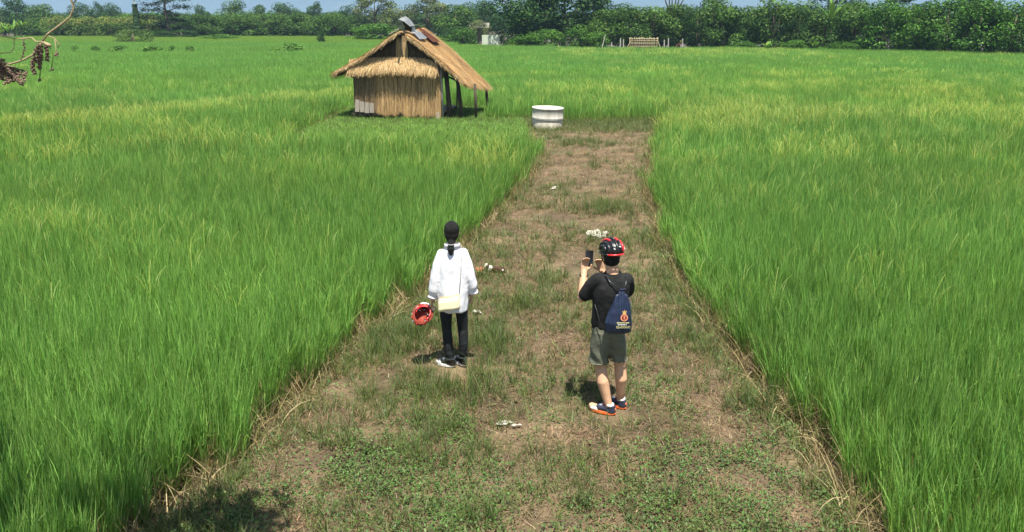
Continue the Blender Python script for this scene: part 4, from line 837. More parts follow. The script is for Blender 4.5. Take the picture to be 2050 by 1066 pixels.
for k in range(27): x_ = -1.58 + 3.16 * k / 26 + random.uniform(-.02, .02); tube_obj('slat', [(x_, .02 * (-1) ** k, 0), (x_ + random.uniform(-.03, .03), .02 * (-1) ** k, 1.78 + random.uniform(-.06, .12))], .036, 'bamboo', BP, 5)
for z_ in (.55, .85, 1.18, 1.5, 1.7): tube_obj('rail', [(-1.62, -.05, z_), (1.62, -.05, z_ + random.uniform(-.03, .03))], .032, 'bamboo', BP, 6)
for x_ in (-1.6, 1.6): tube_obj('post', [(x_, 0, 0), (x_, 0, 1.85)], .06, 'bamboo', BP, 7)

# ------------------------------------------------------------------ tree beside the viewpoint: a bare branch hangs into view, the crown shades the lower left
NT = thing('near_tree', 'bare twisted branch with hanging brown seed clusters at upper left', 'tree', (-4.7, 3.2, 0))
O = Vector((4.7, -3.2, 0))
def loc_(pts): return [tuple(Vector(p) + O) for p in pts]
tube_obj('trunk', loc_([(-4.7, 3.2, -.2), (-4.65, 3.2, 2), (-4.6, 3.25, 4.2), (-4.3, 3.4, 5.4), (-4.0, 3.5, 6.2)]), [.17, .14, .11, .07, .04], 'bark', NT, 10)
def br(pts, r, mat='twig', nm='branch'): return tube_obj(nm, loc_(pts), r, mat, NT, 7)
br([(-4.6, 3.25, 4.3), (-3.9, 3.8, 4.75), (-3.1, 4.5, 4.75), (-2.65, 4.9, 4.4), (-2.50, 5, 3.94), (-2.535, 5, 3.855), (-2.525, 5, 3.813), (-2.556, 5, 3.758), (-2.627, 5, 3.711), (-2.698, 5, 3.667), (-2.745, 5, 3.615)], [.05, .04, .03, .016, .008, .007, .006, .0055, .0055, .005, .006])
br([(-2.74, 5, 3.622), (-2.775, 5, 3.622), (-2.795, 5, 3.644), (-2.836, 5, 3.641), (-2.90, 5, 3.639), (-2.955, 4.99, 3.655), (-3.03, 4.97, 3.689), (-3.3, 4.7, 4.2), (-3.5, 4.2, 4.75)], [.005, .0042, .0035, .0032, .0035, .0035, .0035, .010, .02])
br([(-2.74, 5, 3.615), (-2.767, 5, 3.599), (-2.805, 5, 3.548), (-2.871, 5, 3.517), (-2.942, 5, 3.497), (-2.99, 5, 3.503), (-3.046, 5, 3.526), (-3.25, 4.9, 3.7)], [.006, .006, .0055, .0055, .0055, .006, .006, .006])
br([(-2.90, 5, 3.639), (-2.908, 5, 3.591), (-2.931, 5, 3.562), (-2.996, 5, 3.557), (-3.06, 5, 3.56)], .0028)
br([(-2.695, 5, 3.655), (-2.663, 5, 3.640), (-2.641, 5, 3.605), (-2.655, 5, 3.585)], .0028); br([(-2.663, 5, 3.64), (-2.665, 5, 3.562), (-2.677, 5, 3.54)], .0026)
br([(-2.74, 5.0, 3.62), (-2.706, 5, 3.603), (-2.69, 5, 3.60)], [.009, .012, .008])
br([(-2.52, 5, 3.84), (-2.49, 4.98, 3.86), (-2.45, 4.95, 3.865)], .004)
MAT['gstem'] = flat('green_stem', (.10, .20, .04), .5, .3)
br([(-2.72, 5, 3.605), (-2.698, 5, 3.59), (-2.687, 5, 3.55), (-2.70, 5, 3.50), (-2.708, 5, 3.468)], .0035, 'gstem', 'stalk'); br([(-2.75, 5, 3.58), (-2.768, 5, 3.50), (-2.785, 5, 3.42), (-2.79, 5, 3.406)], .0032, 'gstem', 'stalk')
MAT['seed'] = mat_noise('dry_seed', [(.3, (.085, .055, .04)), (.7, (.26, .19, .13))], 60, .8, .5, 150)
def spike(pts, r, n, nm='seed_cluster'):
    bm = bmesh.new(); pts = [Vector(p) + O for p in pts]; tubes(bm, pts, r * .35, 6)
    for k in range(n):
        t = k / (n - 1) * (len(pts) - 1); i = min(int(t), len(pts) - 2); c = pts[i].lerp(pts[i + 1], t - i); a = k * 2.4; d = Vector((math.cos(a), math.sin(a), -.3)) * r * random.uniform(.5, 1.0)
        ball(bm, c + d, (r * .75 * random.uniform(.6, 1.2), r * .55, r * .75), Euler((random.random() * 3, random.random() * 3, 0)), 7, 5)
    return link(nm, tomesh(nm, bm), 'seed', NT)
spike([(-2.765, 5, 3.61), (-2.80, 5, 3.534), (-2.82, 5, 3.491), (-2.811, 5, 3.44)], .011, 34); spike([(-2.748, 5, 3.615), (-2.76, 5, 3.534), (-2.782, 5, 3.471)], .011, 28); spike([(-2.773, 5.01, 3.60), (-2.776, 5.01, 3.55), (-2.79, 5.01, 3.51)], .012, 18)
spike([(-2.722, 5, 3.603), (-2.717, 5, 3.562), (-2.728, 5, 3.517)], .010, 22); spike([(-2.846, 5, 3.636), (-2.85, 5, 3.577), (-2.875, 5, 3.528)], .007, 16); spike([(-2.668, 5, 3.56), (-2.666, 5, 3.545)], .009, 6); spike([(-2.708, 5, 3.470), (-2.708, 5, 3.460)], .009, 5); spike([(-2.79, 5, 3.41), (-2.79, 5, 3.40)], .008, 5)
for k in range(7): spike([(-2.99 - .02 * k, 5 + .01 * k, 3.52), (-2.985 + .028 * (k - 3), 5 + .01 * k, 3.45), (-2.99 + .03 * (k - 3), 5, 3.385 + .01 * (k % 3))], .013, 26)
for k in range(3): spike([(-2.985, 5, 3.50), (-2.945 + .006 * k, 5, 3.44 - .01 * k), (-2.905 + .004 * k, 5.0, 3.392 - .008 * k)], .009, 20)
br([(-4.3, 3.4, 5.3), (-3.3, 3.6, 5.6), (-2.5, 4.0, 5.5), (-1.8, 4.35, 5.3)], [.05, .04, .03, .012]); br([(-4.0, 3.5, 5.9), (-3.9, 4.1, 5.7), (-4.0, 4.45, 5.4)], [.03, .022, .01])
CL = [(-2.0, 4.1, 5.25, .36), (-2.45, 3.95, 5.35, .36), (-1.7, 3.95, 5.2, .28), (-4.0, 4.45, 5.35, .36), (-4.45, 4.1, 5.6, .4), (-2.4, 3.5, 5.7, .5), (-4.2, 3.4, 6.3, .6), (-3.3, 3.2, 6.0, .5), (-4.8, 3.6, 5.7, .5)]
nl = 850; ci = rng.integers(0, len(CL), nl); cc = np.array(CL); P = cc[ci, :3] + rng.normal(0, .52, (nl, 3)) * cc[ci, 3:4] + np.array(O); nr = rng.normal(0, .6, (nl, 3)) + [0, 0, 1]; nr /= np.linalg.norm(nr, axis=1, keepdims=True)
aa = np.cross(nr, rng.normal(0, 1, (nl, 3))); aa /= np.linalg.norm(aa, axis=1, keepdims=True); bb = np.cross(nr, aa); s_ = U(.06, .12, nl)[:, None]
k = P[:, 2] > 4.35; P, aa, bb, s_ = P[k], aa[k], bb[k], s_[k]; nl = len(P)
link('crown', npmesh('crown', np.stack([P - aa * s_, P + bb * s_ * .5, P + aa * s_, P - bb * s_ * .5], 1), np.arange(nl * 4).reshape(-1, 4), np.tile(np.array([.05, .10, .025]), (nl * 4, 1))), 'leaf', NT)

# ------------------------------------------------------------------ litter on the strip
def gz(x, y): return float(path_z(np.array([x]), np.array([y]))[0])
def scrap(nm, x, y, sx, sy, mat, lab, cat, seed, h=.05):
    r = np.random.default_rng(seed); n = 10; uu, vv = np.meshgrid(np.linspace(-1, 1, n), np.linspace(-1, 1, n)); bm = bmesh.new(); z0 = gz(x, y)
    gg = [[None] * n for _ in range(n)]
    for i in range(n):
        for j in range(n):
            px_ = uu[i, j] * sx / 2 * (1 + .25 * math.sin(3 * vv[i, j] + seed)); py_ = vv[i, j] * sy / 2 * (1 + .3 * math.sin(4 * uu[i, j] + seed))
            gg[i][j] = bm.verts.new((px_, py_, .035 + h * (noise.noise(Vector((px_ * 9 + seed, py_ * 9, 0))) + .5 * noise.noise(Vector((px_ * 30, py_ * 30 + seed, 1))))))
    for i in range(n - 1):
        for j in range(n - 1):
            if not ((i in (0, n - 2) or j in (0, n - 2)) and r.random() < .12): bm.faces.new((gg[i][j], gg[i + 1][j], gg[i + 1][j + 1], gg[i][j + 1]))
    bmesh.ops.solidify(bm, geom=bm.faces[:], thickness=.002)
    o = link(nm, tomesh(nm, bm), mat); o.location = (x, y, z0); o.rotation_euler = (0, 0, r.uniform(-.3, .3)); return tag(o, lab, cat)
scrap('crumpled_paper', 1.55, 14.5, .34, .42, 'paper', 'crumpled cream paper lying just beyond the cyclist in black', 'paper', 1, .05)
scrap('torn_paper', -.07, 7.22, .15, .07, 'paper', 'torn white paper in front of the two people, larger piece', 'paper', 2, .02)
scrap('torn_paper', .04, 7.16, .09, .045, 'paper', 'torn white paper in front of the two people, smaller piece', 'paper', 3, .02)
scrap('torn_paper', -.46, 10.36, .11, .14, 'paper', 'small cream scrap right of the woman in the white shirt', 'paper', 4)
scrap('torn_paper', .95, 18.7, .14, .12, 'paper', 'tiny white scrap farthest along the path', 'paper', 5)
scrap('coral_scrap', -.50, 12.25, .10, .22, 'coral', 'faded coral scrap beside the shoulder of the woman', 'scrap', 6, .03)
WR = thing('brown_wrapper', 'brown and white food wrapper lying on the dry grass', 'wrapper', (-.22, 12.22, gz(-.22, 12.22) + .05), R(-12))
box_obj('wrapper_body', (.02, 0, 0), (.20, .10, .07), 'brown', WR, Euler((.2, .1, 0)), .015); box_obj('wrapper_end', (-.125, .02, .012), (.05, .10, .07), 'paper', WR, Euler((.1, .4, .2)), .012)
box_obj('wrapper_band', (-.165, .03, .03), (.04, .08, .06), 'brown', WR, Euler((.1, .5, .2)), .012); box_obj('wrapper_flap', (-.20, .04, .045), (.03, .07, .07), 'paper', WR, Euler((.1, .6, .2)), .01); box_obj('wrapper_dot', (.09, -.045, .01), (.03, .02, .03), 'paper', WR, None, .006)

# ------------------------------------------------------------------ people
def hand(bm, wrist, palm_dir, side_dir, scale=1.0, curl=.5, thumb=1, fl=None):
    """palm plus five bent fingers; palm_dir = wrist to knuckles, side_dir = towards the thumb"""
    d = Vector(palm_dir).normalized(); s = (Vector(side_dir) - d * Vector(side_dir).dot(d)).normalized(); nrm = d.cross(s) * thumb
    w = Vector(wrist); kn = w + d * .085 * scale
    for q in (-.026, -.009, .009, .026): limb(bm, [w + s * q * .7 * scale, kn + s * q * scale], [.016 * scale, .0125 * scale], 8)
    for i, q in enumerate((.028, .0095, -.0095, -.028)):
        L = (.072, .080, .074, .058)[i] * scale; p = kn + s * q * scale; c = fl[i] if fl else curl; pts = [p]; dd = d.copy()
        for f in (.45, .32, .25):
            dd = (dd * math.cos(c) + nrm * math.sin(c)).normalized(); p = p + dd * L * f; pts.append(p)
        limb(bm, pts, [.0098 * scale, .0092 * scale, .0085 * scale, .0075 * scale], 8)
    t0 = w + d * .022 * scale + s * .026 * scale; t1 = t0 + (d * .6 + s * .8).normalized() * .04 * scale + nrm * .012 * scale; t2 = t1 + (d * .9 + s * .1 + nrm * .4).normalized() * .032 * scale
    limb(bm, [t0, t1, t2], [.014 * scale, .0115 * scale, .009 * scale], 8)
def head_bm(bm, c, s=1.0):
    c = Vector(c); ball(bm, c + Vector((0, -.008, .02)) * s, (.076 * s, .094 * s, .098 * s)); ball(bm, c + Vector((0, .03, -.055)) * s, (.054 * s, .058 * s, .062 * s))
    ball(bm, c + Vector((0, .098, -.015)) * s, (.014 * s, .018 * s, .026 * s), None, 10, 8); ball(bm, c + Vector((0, .084, -.062)) * s, (.024 * s, .012 * s, .010 * s), None, 10, 8)
    for q in (-1, 1): ball(bm, c + Vector((q * .078, -.005, -.012)) * s, (.012 * s, .022 * s, .032 * s), None, 10, 8)
def eyes(c, s, parent):
    for q in (-1, 1):
        bm = bmesh.new(); ball(bm, Vector(c) + Vector((q * .031, .083, .005)) * s, .011 * s, None, 10, 8); link('eye', tomesh('eye', bm, True), 'eye', parent)
def helmet(root, c1, c2, c3, front={}):
    """vented shell of separate ribs over a liner, in a local frame with the opening at -z and the front at +y"""
    rx, ry, rz_ = .108, .142, .118
    def pt(v, u, k): return Vector((math.sin(v) * rx * k, math.cos(v) * math.sin(u) * ry * k, math.cos(v) * math.cos(u) * rz_ * k))
    bm = bmesh.new(); n1, n2 = 26, 40; rings = []
    for k, rev in ((.93, 0), (.80, 1)):
        rr = [[bm.verts.new((math.cos(2 * math.pi * j / n2) * math.sin(a) * rx * k, math.sin(2 * math.pi * j / n2) * math.sin(a) * ry * k, math.cos(a) * rz_ * k)) for j in range(n2)] for a in [math.pi * .575 * (i + .3) / n1 for i in range(n1 + 1)]]
        for q, w in zip(rr, rr[1:]):
            for j in range(n2): f = (q[j], q[(j + 1) % n2], w[(j + 1) % n2], w[j]); bm.faces.new(f[::-1] if rev else f)
        bm.faces.new(rr[0] if not rev else rr[0][::-1]); rings.append(rr)
    a, b = rings[0][-1], rings[1][-1]
    for j in range(n2): bm.faces.new((a[j], a[(j + 1) % n2], b[(j + 1) % n2], b[j]))
    link('liner', tomesh('liner', bm, True), c3, root)
    for i, v in enumerate((-66, -45, -24, -3, 3, 24, 45, 66)):
        if i == 3: continue
        v = 0 if i == 4 else v
        lim = 92 if abs(v) < 60 else 84
        for us, mt in ((np.linspace(-lim, -30, 10), c1[i % len(c1)]), (np.linspace(-24, lim - 4, 14), front.get(i, c1[i % len(c1)]))):
            bm = bmesh.new(); sec = []
            for u in us:
                w = (7.4 + 1.6 * math.sin(R(u * 2.2 + v * 2))) * (1 - .35 * (abs(u) / 92) ** 3); vv_ = R(v + 4 * math.sin(R(u * 1.5)) * (1 if v > 0 else -1 if v < 0 else 0))
                sec.append([bm.verts.new(p) for p in (pt(vv_ - R(w), R(u), .90), pt(vv_ - R(w * .8), R(u), 1.03), pt(vv_, R(u), 1.07), pt(vv_ + R(w * .8), R(u), 1.03), pt(vv_ + R(w), R(u), .90))])
            for q, w_ in zip(sec, sec[1:]):
                for j in range(5): bm.faces.new((q[j], q[(j + 1) % 5], w_[(j + 1) % 5], w_[j]))
            bm.faces.new(sec[0][::-1]); bm.faces.new(sec[-1])
            link('shell_rib', tomesh('shell_rib', bm, True), mt, root)
    for nm, a0, a1, mt, zz, r in (('rear_rim', 222, 318, c2, -.026, .0085), ('front_rim', -45, 225, c3, -.024, .007)):
        tube_obj(nm, [(math.cos(R(a)) * rx * 1.0, math.sin(R(a)) * ry * 1.0, zz) for a in np.linspace(a0, a1, 24)], r, mt, root, 8)
    for q in (-1, 1): tube_obj('strap', [(q * .088, .03, -.03), (q * .082, .035, -.09), (q * .03, .06, -.155)], .0055, 'black', root, 6)

# --- man in black with a phone
mx, my = 1.0, 7.50; mz = gz(mx, my) + .005
MAN = thing('person', 'person in black tee, olive shorts and cycling helmet holding up a phone', 'person', (mx, my, mz))
bm = bmesh.new(); hc = (-.06, .035, 1.60)
head_bm(bm, hc, .98); limb(bm, [(-.045, -.005, 1.42), (-.06, .015, 1.53)], [.064, .058])
loft(bm, [(-.06, 0, .84, .13, .09), (-.06, 0, 1.0, .135, .09), (-.055, -.01, 1.2, .145, .09), (-.05, -.01, 1.33, .13, .08), (-.045, 0, 1.41, .06, .055)])
LW, RW = (-.298, .215, 1.385), (-.115, .285, 1.375)
limb(bm, [(-.18, -.015, 1.345), (-.325, .055, 1.17), (-.318, .10, 1.19), (-.305, .17, 1.30), LW], [.052, .045, .046, .042, .027])
limb(bm, [(.08, .02, 1.345), (.125, .20, 1.17), (.07, .27, 1.19), (-.03, .285, 1.29), RW], [.052, .046, .045, .042, .027])
hand(bm, LW, (.10, .22, 1), (1, .1, 0), 1.0, .55, -1); hand(bm, RW, (-.35, .0, 1), (-1, .2, .2), 1.0, .55, 1)
LA, RA = (-.045, -.06, .085), (.085, .075, .085)
limb(bm, [(-.135, .0, .86), (-.135, .02, .52), (-.128, .02, .47), (-.108, -.03, .33), (-.070, -.045, .18), LA], [.085, .062, .058, .060, .045, .037])
limb(bm, [(.03, .02, .86), (.062, .045, .52), (.065, .045, .47), (.078, .02, .34), (.082, .05, .18), RA], [.085, .062, .058, .060, .045, .037])
for A, dx in ((LA, (-.16, .09)), (RA, (-.13, .125))): limb(bm, [(A[0], A[1], .05), (A[0] + dx[0], A[1] + dx[1], .045)], [.035, .03])
remesh('body', bm, .0055, 3, 'skin_m', MAN); eyes(hc, .98, MAN)
bm = bmesh.new(); ball(bm, (hc[0], hc[1] - .012, hc[2] + .022), (.083, .098, .103)); ball(bm, (hc[0], hc[1] - .045, hc[2] - .035), (.074, .062, .06)); 
hr = remesh('hair', bm, .006, 2, 'hair', MAN, .004, (60, 60, 20))
# trim hair off the face
b2 = bmesh.new(); b2.from_mesh(hr.data); bmesh.ops.delete(b2, geom=[v for v in b2.verts if v.co.y > hc[1] + .055 and v.co.z < hc[2] + .055], context='VERTS'); b2.to_mesh(hr.data); b2.free()
bm = bmesh.new()
loft(bm, [(-.065, .005, .89, .172, .128), (-.065, .0, .95, .170, .126), (-.065, -.005, 1.06, .168, .125), (-.06, -.012, 1.2, .176, .128), (-.055, -.015, 1.31, .180, .118), (-.05, -.01, 1.385, .152, .092), (-.045, .0, 1.442, .076, .070)], 36)
limb(bm, [(-.185, -.015, 1.37), (-.245, .015, 1.30), (-.292, .04, 1.21)], [.075, .074, .070]); limb(bm, [(.085, .01, 1.36), (.108, .07, 1.29), (.118, .13, 1.22)], [.072, .074, .068])
remesh('tee_shirt', bm, .009, 5, 'tee', MAN, .008, (10, 10, 6), 3, lambda c: .6 * np.sin(c[:, 2] * 60 + c[:, 0] * 25) * np.clip((1.05 - c[:, 2]) * 5, 0, 1))
tube_obj('collar', [(-.045 + .073 * math.cos(a), .0 + .068 * math.sin(a), 1.442 + .008 * math.sin(a)) for a in np.linspace(0, 2 * math.pi, 24)], .008, 'tee', MAN, 6)
bm = bmesh.new()
loft(bm, [(-.065, .0, .82, .165, .124), (-.065, .0, .93, .160, .118)], 32)
loft(bm, [(-.150, .01, .525, .092, .096), (-.146, .01, .62, .093, .100), (-.135, .005, .75, .104, .118), (-.125, .0, .86, .10, .118)], 28); loft(bm, [(.045, .035, .545, .084, .094), (.032, .03, .62, .089, .100), (.01, .015, .75, .104, .118), (-.01, .0, .86, .10, .118)], 28)
remesh('shorts', bm, .009, 3, 'shorts', MAN, .011, (10, 10, 5), 8, lambda c: .7 * np.sin((c[:, 2] * 34 + c[:, 0] * 42)) * np.clip((.8 - c[:, 2]) * 4, 0, 1))
for c_, r_ in (((-.150, .01, .532), (.094, .098)), ((.045, .035, .552), (.086, .096))): tube_obj('hem', [(c_[0] + r_[0] * math.cos(a), c_[1] + r_[1] * math.sin(a), c_[2] + .004 * math.sin(3 * a)) for a in np.linspace(0, 2 * math.pi, 30)], .007, 'shorts', MAN, 6)
tube_obj('watch', [(LW[0] + .036 * math.cos(a) - .003, LW[1] - .012 + .034 * math.sin(a), LW[2] - .03 + .008 * math.sin(a)) for a in np.linspace(0, 2 * math.pi, 24)], .009, 'black', MAN, 8)
def shoe(par, A, yaw, upper, toe, sole, L=.285):
    t = bpy.data.objects.new('shoe', None); COL.objects.link(t); t.parent = par; t.location = (A[0], A[1], 0); t.rotation_euler = (0, 0, yaw); t.empty_display_size = .05
    k = L / .285
    bm = bmesh.new(); loft(bm, [(0, .065 * k, .005, .047, .142 * k), (0, .065 * k, .03, .046, .140 * k)], 30)
    for v in bm.verts: v.co.x *= 1 - .22 * max(0, -(v.co.y - .02) / .1) if v.co.y < .02 else 1
    link('sole', tomesh('sole', bm, True, .004), sole, t)
    bm = bmesh.new(); loft(bm, [(0, .0, .022, .038, .075), (0, -.005, .06, .036, .068), (0, -.008, .098, .036, .058)], 24); limb(bm, [(0, .02, .055), (0, .10 * k, .048)], [.040, .038], 16)
    remesh('upper', bm, .006, 3, upper, t)
    bm = bmesh.new(); ball(bm, (0, .135 * k, .036), (.042, .068 * k, .030)); limb(bm, [(0, .07, .075), (0, .12 * k, .058)], [.022, .02], 10); remesh('toe_cap', bm, .006, 2, toe, t)
    for j in range(3): tube_obj('lace', [(-.024, .05 + .022 * j, .083 - .007 * j), (0, .055 + .022 * j, .098 - .008 * j), (.024, .05 + .022 * j, .083 - .007 * j)], .0035, 'red' if toe == 'white' and sole == 'orange' else 'white', t, 6)
    return t
s1 = shoe(MAN, (LA[0], LA[1]), R(62), 'navy', 'white', 'orange'); s2 = shoe(MAN, (RA[0], RA[1]), R(46), 'navy', 'white', 'orange')
for s_ in (s1, s2):
    bm = bmesh.new(); ball(bm, (.0, -.073, .062), (.016, .006, .016), None, 12, 8); link('heel_patch', tomesh('heel_patch', bm, True), 'coral', s_)
    tube_obj('sock', [(0, -.01, .09), (0, -.012, .112)], .041, 'white', s_, 16)
# helmet worn by the man
HM = thing('cycling_helmet', 'black and red cycling helmet worn by the person with the phone', 'helmet', (mx + hc[0], my + hc[1] - .005, mz + hc[2] + .055), R(18)); HM.rotation_euler = (R(-6), 0, R(18)); HM.scale = (1.02, 1.0, 1.0)
helmet(HM, ['black'] * 6 + ['red', 'red'], 'red', 'black', {2: 'red', 5: 'red'})
for q, m_ in (((.075, -.095, .015), 'white'), ((.092, -.07, .02), 'white'), ((-.03, -.128, .03), 'white'), ((.03, -.122, .045), 'white')):
    bm = bmesh.new(); ball(bm, q, (.014, .012, .007), Euler((0, R(30), R(20))), 10, 6); link('decal', tomesh('decal', bm, True), m_, HM)
# phone
PH = thing('smartphone', 'black smartphone held up in both hands by the person in black', 'phone', (mx - .245, my + .285, mz + 1.50)); PH.rotation_euler = (R(-12), R(4), R(6))
box_obj('case', (0, 0, 0), (.078, .010, .158), 'black', PH, None, .004); box_obj('screen', (0, -.0058, 0), (.070, .0015, .146), 'screen', PH, None, .0006)
# drawstring bag on his back
BG = thing('drawstring_bag', 'navy drawstring bag with orange crest and yellow lettering on the back', 'bag', (mx, my, mz + .055))
bm = bmesh.new()
loft(bm, [(.005, -.168, .842, .105, .030), (.003, -.178, .87, .126, .050), (.003, -.182, .95, .130, .058), (.010, -.176, 1.05, .112, .050), (.018, -.166, 1.14, .082, .036), (.025, -.156, 1.21, .050, .022), (.028, -.150, 1.25, .022, .012), (.029, -.149, 1.275, .030, .014)], 40)
remesh('bag_body', bm, .006, 3, 'bag', BG, .006, (14, 14, 4), 5, lambda c: 1.3 * np.sin((c[:, 0] - .02) / np.clip((1.36 - c[:, 2]), .08, 1) * 38) * np.clip((c[:, 2] - .90) * 3.2, 0, 1))
for pts in ([(.02, -.152, 1.262), (-.03, -.146, 1.295), (-.085, -.122, 1.335), (-.12, -.07, 1.375), (-.128, .02, 1.365), (-.145, .10, 1.28)], [(.035, -.152, 1.262), (.05, -.142, 1.285), (.066, -.122, 1.315), (.074, -.07, 1.36), (.072, .02, 1.37), (.08, .10, 1.29)]): tube_obj('cord', pts, .0055, 'black', BG, 7)
tube_obj('cord', [(-.12, -.19, .86), (-.17, -.14, .95), (-.215, -.06, 1.1), (-.20, .05, 1.16), (-.15, .10, 1.28)], .004, 'black', BG, 6); tube_obj('cord', [(.12, -.19, .86), (.115, -.13, .95), (.135, -.05, 1.1), (.12, .08, 1.18), (.085, .10, 1.29)], .004, 'black', BG, 6)
def decal(nm, polys, mat, y=-.2445):
    bm = bmesh.new()
    for pl in polys: bm.faces.new([bm.verts.new((p[0], 0, p[1])) for p in pl])
    r_ = bmesh.ops.extrude_face_region(bm, geom=bm.faces[:]); bmesh.ops.translate(bm, verts=[v for v in r_['geom'] if isinstance(v, bmesh.types.BMVert)], vec=(0, -.003, 0))
    o = link(nm, tomesh(nm, bm), mat, BG); o.location = (0, y, 0); return o
cx, cz_ = .046, 1.022
def ring(r0, r1, a0=0, a1=360, n=28): return [[(cx + r0 * math.cos(R(a)), cz_ + r0 * math.sin(R(a))), (cx + r1 * math.cos(R(a)), cz_ + r1 * math.sin(R(a))), (cx + r1 * math.cos(R(b)), cz_ + r1 * math.sin(R(b))), (cx + r0 * math.cos(R(b)), cz_ + r0 * math.sin(R(b)))] for a, b in zip(np.linspace(a0, a1, n + 1)[:-1], np.linspace(a0, a1, n + 1)[1:])]
decal('crest_ring', ring(.024, .035), 'pink'); decal('crest_field', ring(.0, .0238)[::1] if False else [[(cx + .0238 * math.cos(R(a)), cz_ + .0238 * math.sin(R(a))) for a in range(0, 360, 15)]], 'dred')
decal('crest_beast', [[(cx - .006, cz_ - .016), (cx + .008, cz_ - .016), (cx + .004, cz_), (cx + .010, cz_ + .012), (cx, cz_ + .017), (cx - .010, cz_ + .006), (cx - .003, cz_ - .002)]], 'pink', -.2475)
decal('crest_crown', [[(cx - .017, cz_ + .036), (cx + .017, cz_ + .036), (cx + .014, cz_ + .050), (cx - .014, cz_ + .050)], [(cx - .014, cz_ + .0505), (cx - .005, cz_ + .0505), (cx - .012, cz_ + .066), (cx - .020, cz_ + .064)], [(cx - .0045, cz_ + .0505), (cx + .0045, cz_ + .0505), (cx + .003, cz_ + .073), (cx - .003, cz_ + .073)], [(cx + .005, cz_ + .0505), (cx + .014, cz_ + .0505), (cx + .020, cz_ + .064), (cx + .012, cz_ + .066)]], 'gold')
def bars(z, h, xs): return [[(a, z), (b, z), (b, z + h), (a, z + h)] for a, b in xs]
decal('lettering', bars(.966, .010, [(-.022, -.012), (-.011, -.001), (.003, .011), (.013, .022), (.024, .033), (.037, .046), (.048, .056), (.060, .068), (.070, .079), (.082, .092)]), 'ylw')
decal('lettering', bars(.948, .009, [(-.012, -.003), (-.001, .007), (.013, .021), (.023, .032), (.038, .046), (.048, .056), (.062, .070)]), 'white')
fc = bpy.data.curves.new('lettering', 'FONT'); fc.body = 'QUDDUC'; fc.size = .030; fc.extrude = .0012; fc.align_x = 'CENTER'; fo = bpy.data.objects.new('lettering_src', fc); COL.objects.link(fo)
fm = bpy.data.meshes.new_from_object(fo.evaluated_get(bpy.context.evaluated_depsgraph_get())); bpy.data.objects.remove(fo)
fm.materials.clear(); lt = link('lettering', fm, 'ylw', BG); lt.rotation_euler = (R(90), 0, 0); lt.location = (.040, -.2440, .918)

# --- woman in a white shirt
wx, wy = -.645, 8.62; wz = gz(wx, wy) + .005
WO = thing('person', 'person with black ponytail in loose white shirt and black jeans', 'person', (wx, wy, wz))
bm = bmesh.new(); hc = (-.003, .02, 1.555)
head_bm(bm, hc, .96); limb(bm, [(0, 0, 1.37), (-.002, .008, 1.48)], [.050, .046])
loft(bm, [(0, 0, .74, .13, .095), (0, 0, .88, .13, .095), (0, 0, 1.05, .11, .08), (0, -.005, 1.22, .13, .09), (0, -.005, 1.32, .135, .08), (0, 0, 1.39, .06, .05)])
LW, RW = (-.228, .02, .790), (.203, .04, .835)
limb(bm, [(-.12, 0, 1.31), (-.175, -.02, 1.07), (-.212, .0, .93), LW], [.044, .038, .034, .023]); limb(bm, [(.12, 0, 1.31), (.18, -.01, 1.08), (.20, .02, .95), RW], [.044, .038, .034, .023])
hand(bm, LW, (-.25, .1, -1), (.1, 1, 0), .92, .75, 1); hand(bm, RW, (-.2, .2, -1), (-.2, 1, 0), .92, .35, -1)
LA, RA = (-.052, -.015, .08), (.090, .02, .08)
limb(bm, [(-.08, 0, .78), (-.082, .015, .45), (-.066, -.01, .25), LA], [.068, .048, .04, .032]); limb(bm, [(.08, 0, .78), (.095, .02, .45), (.102, .0, .25), RA], [.068, .048, .04, .032])
for A, dx in ((LA, (-.13, .06)), (RA, (-.09, .11))): limb(bm, [(A[0], A[1], .045), (A[0] + dx[0], A[1] + dx[1], .04)], [.03, .026])
remesh('body', bm, .0055, 3, 'skin_w', WO); eyes(hc, .96, WO)
bm = bmesh.new(); ball(bm, (hc[0], hc[1] - .010, hc[2] + .016), (.084, .100, .102)); ball(bm, (hc[0], hc[1] - .045, hc[2] - .03), (.074, .064, .076)); ball(bm, (hc[0], hc[1] - .05, hc[2] - .08), (.048, .046, .05)); limb(bm, [(hc[0], hc[1] - .085, hc[2] - .09), (hc[0] - .003, hc[1] - .115, hc[2] - .125), (hc[0] - .004, hc[1] - .128, hc[2] - .165), (hc[0] - .004, hc[1] - .122, hc[2] - .215)], [.036, .033, .040, .022], 14)
hr = remesh('hair', bm, .006, 3, 'hair', WO, .003, (70, 70, 18))
b2 = bmesh.new(); b2.from_mesh(hr.data); bmesh.ops.delete(b2, geom=[v for v in b2.verts if v.co.y > hc[1] + .05 and v.co.z < hc[2] + .05], context='VERTS'); b2.to_mesh(hr.data); b2.free()
tube_obj('hair_tie', [(hc[0] - .003 + .031 * math.cos(a), hc[1] - .122 + .031 * math.sin(a), hc[2] - .112) for a in np.linspace(0, 2 * math.pi, 18)], .006, 'grey', WO, 6)
bm = bmesh.new()
loft(bm, [(.0, -.005, .672, .168, .128), (.0, -.008, .76, .172, .134), (.0, -.012, .90, .170, .134), (.0, -.012, 1.05, .158, .126), (.0, -.012, 1.2, .150, .118), (.0, -.01, 1.29, .140, .102), (.0, -.005, 1.35, .108, .080), (.0, .0, 1.395, .066, .060)], 40)
limb(bm, [(-.115, -.005, 1.315), (-.160, -.012, 1.18), (-.190, -.015, 1.02), (-.212, -.005, .90), (-.225, .01, .825)], [.056, .060, .062, .060, .046]); limb(bm, [(.115, -.005, 1.315), (.160, -.01, 1.18), (.188, -.005, 1.04), (.205, .01, .95), (.212, .03, .88)], [.056, .060, .062, .062, .050])
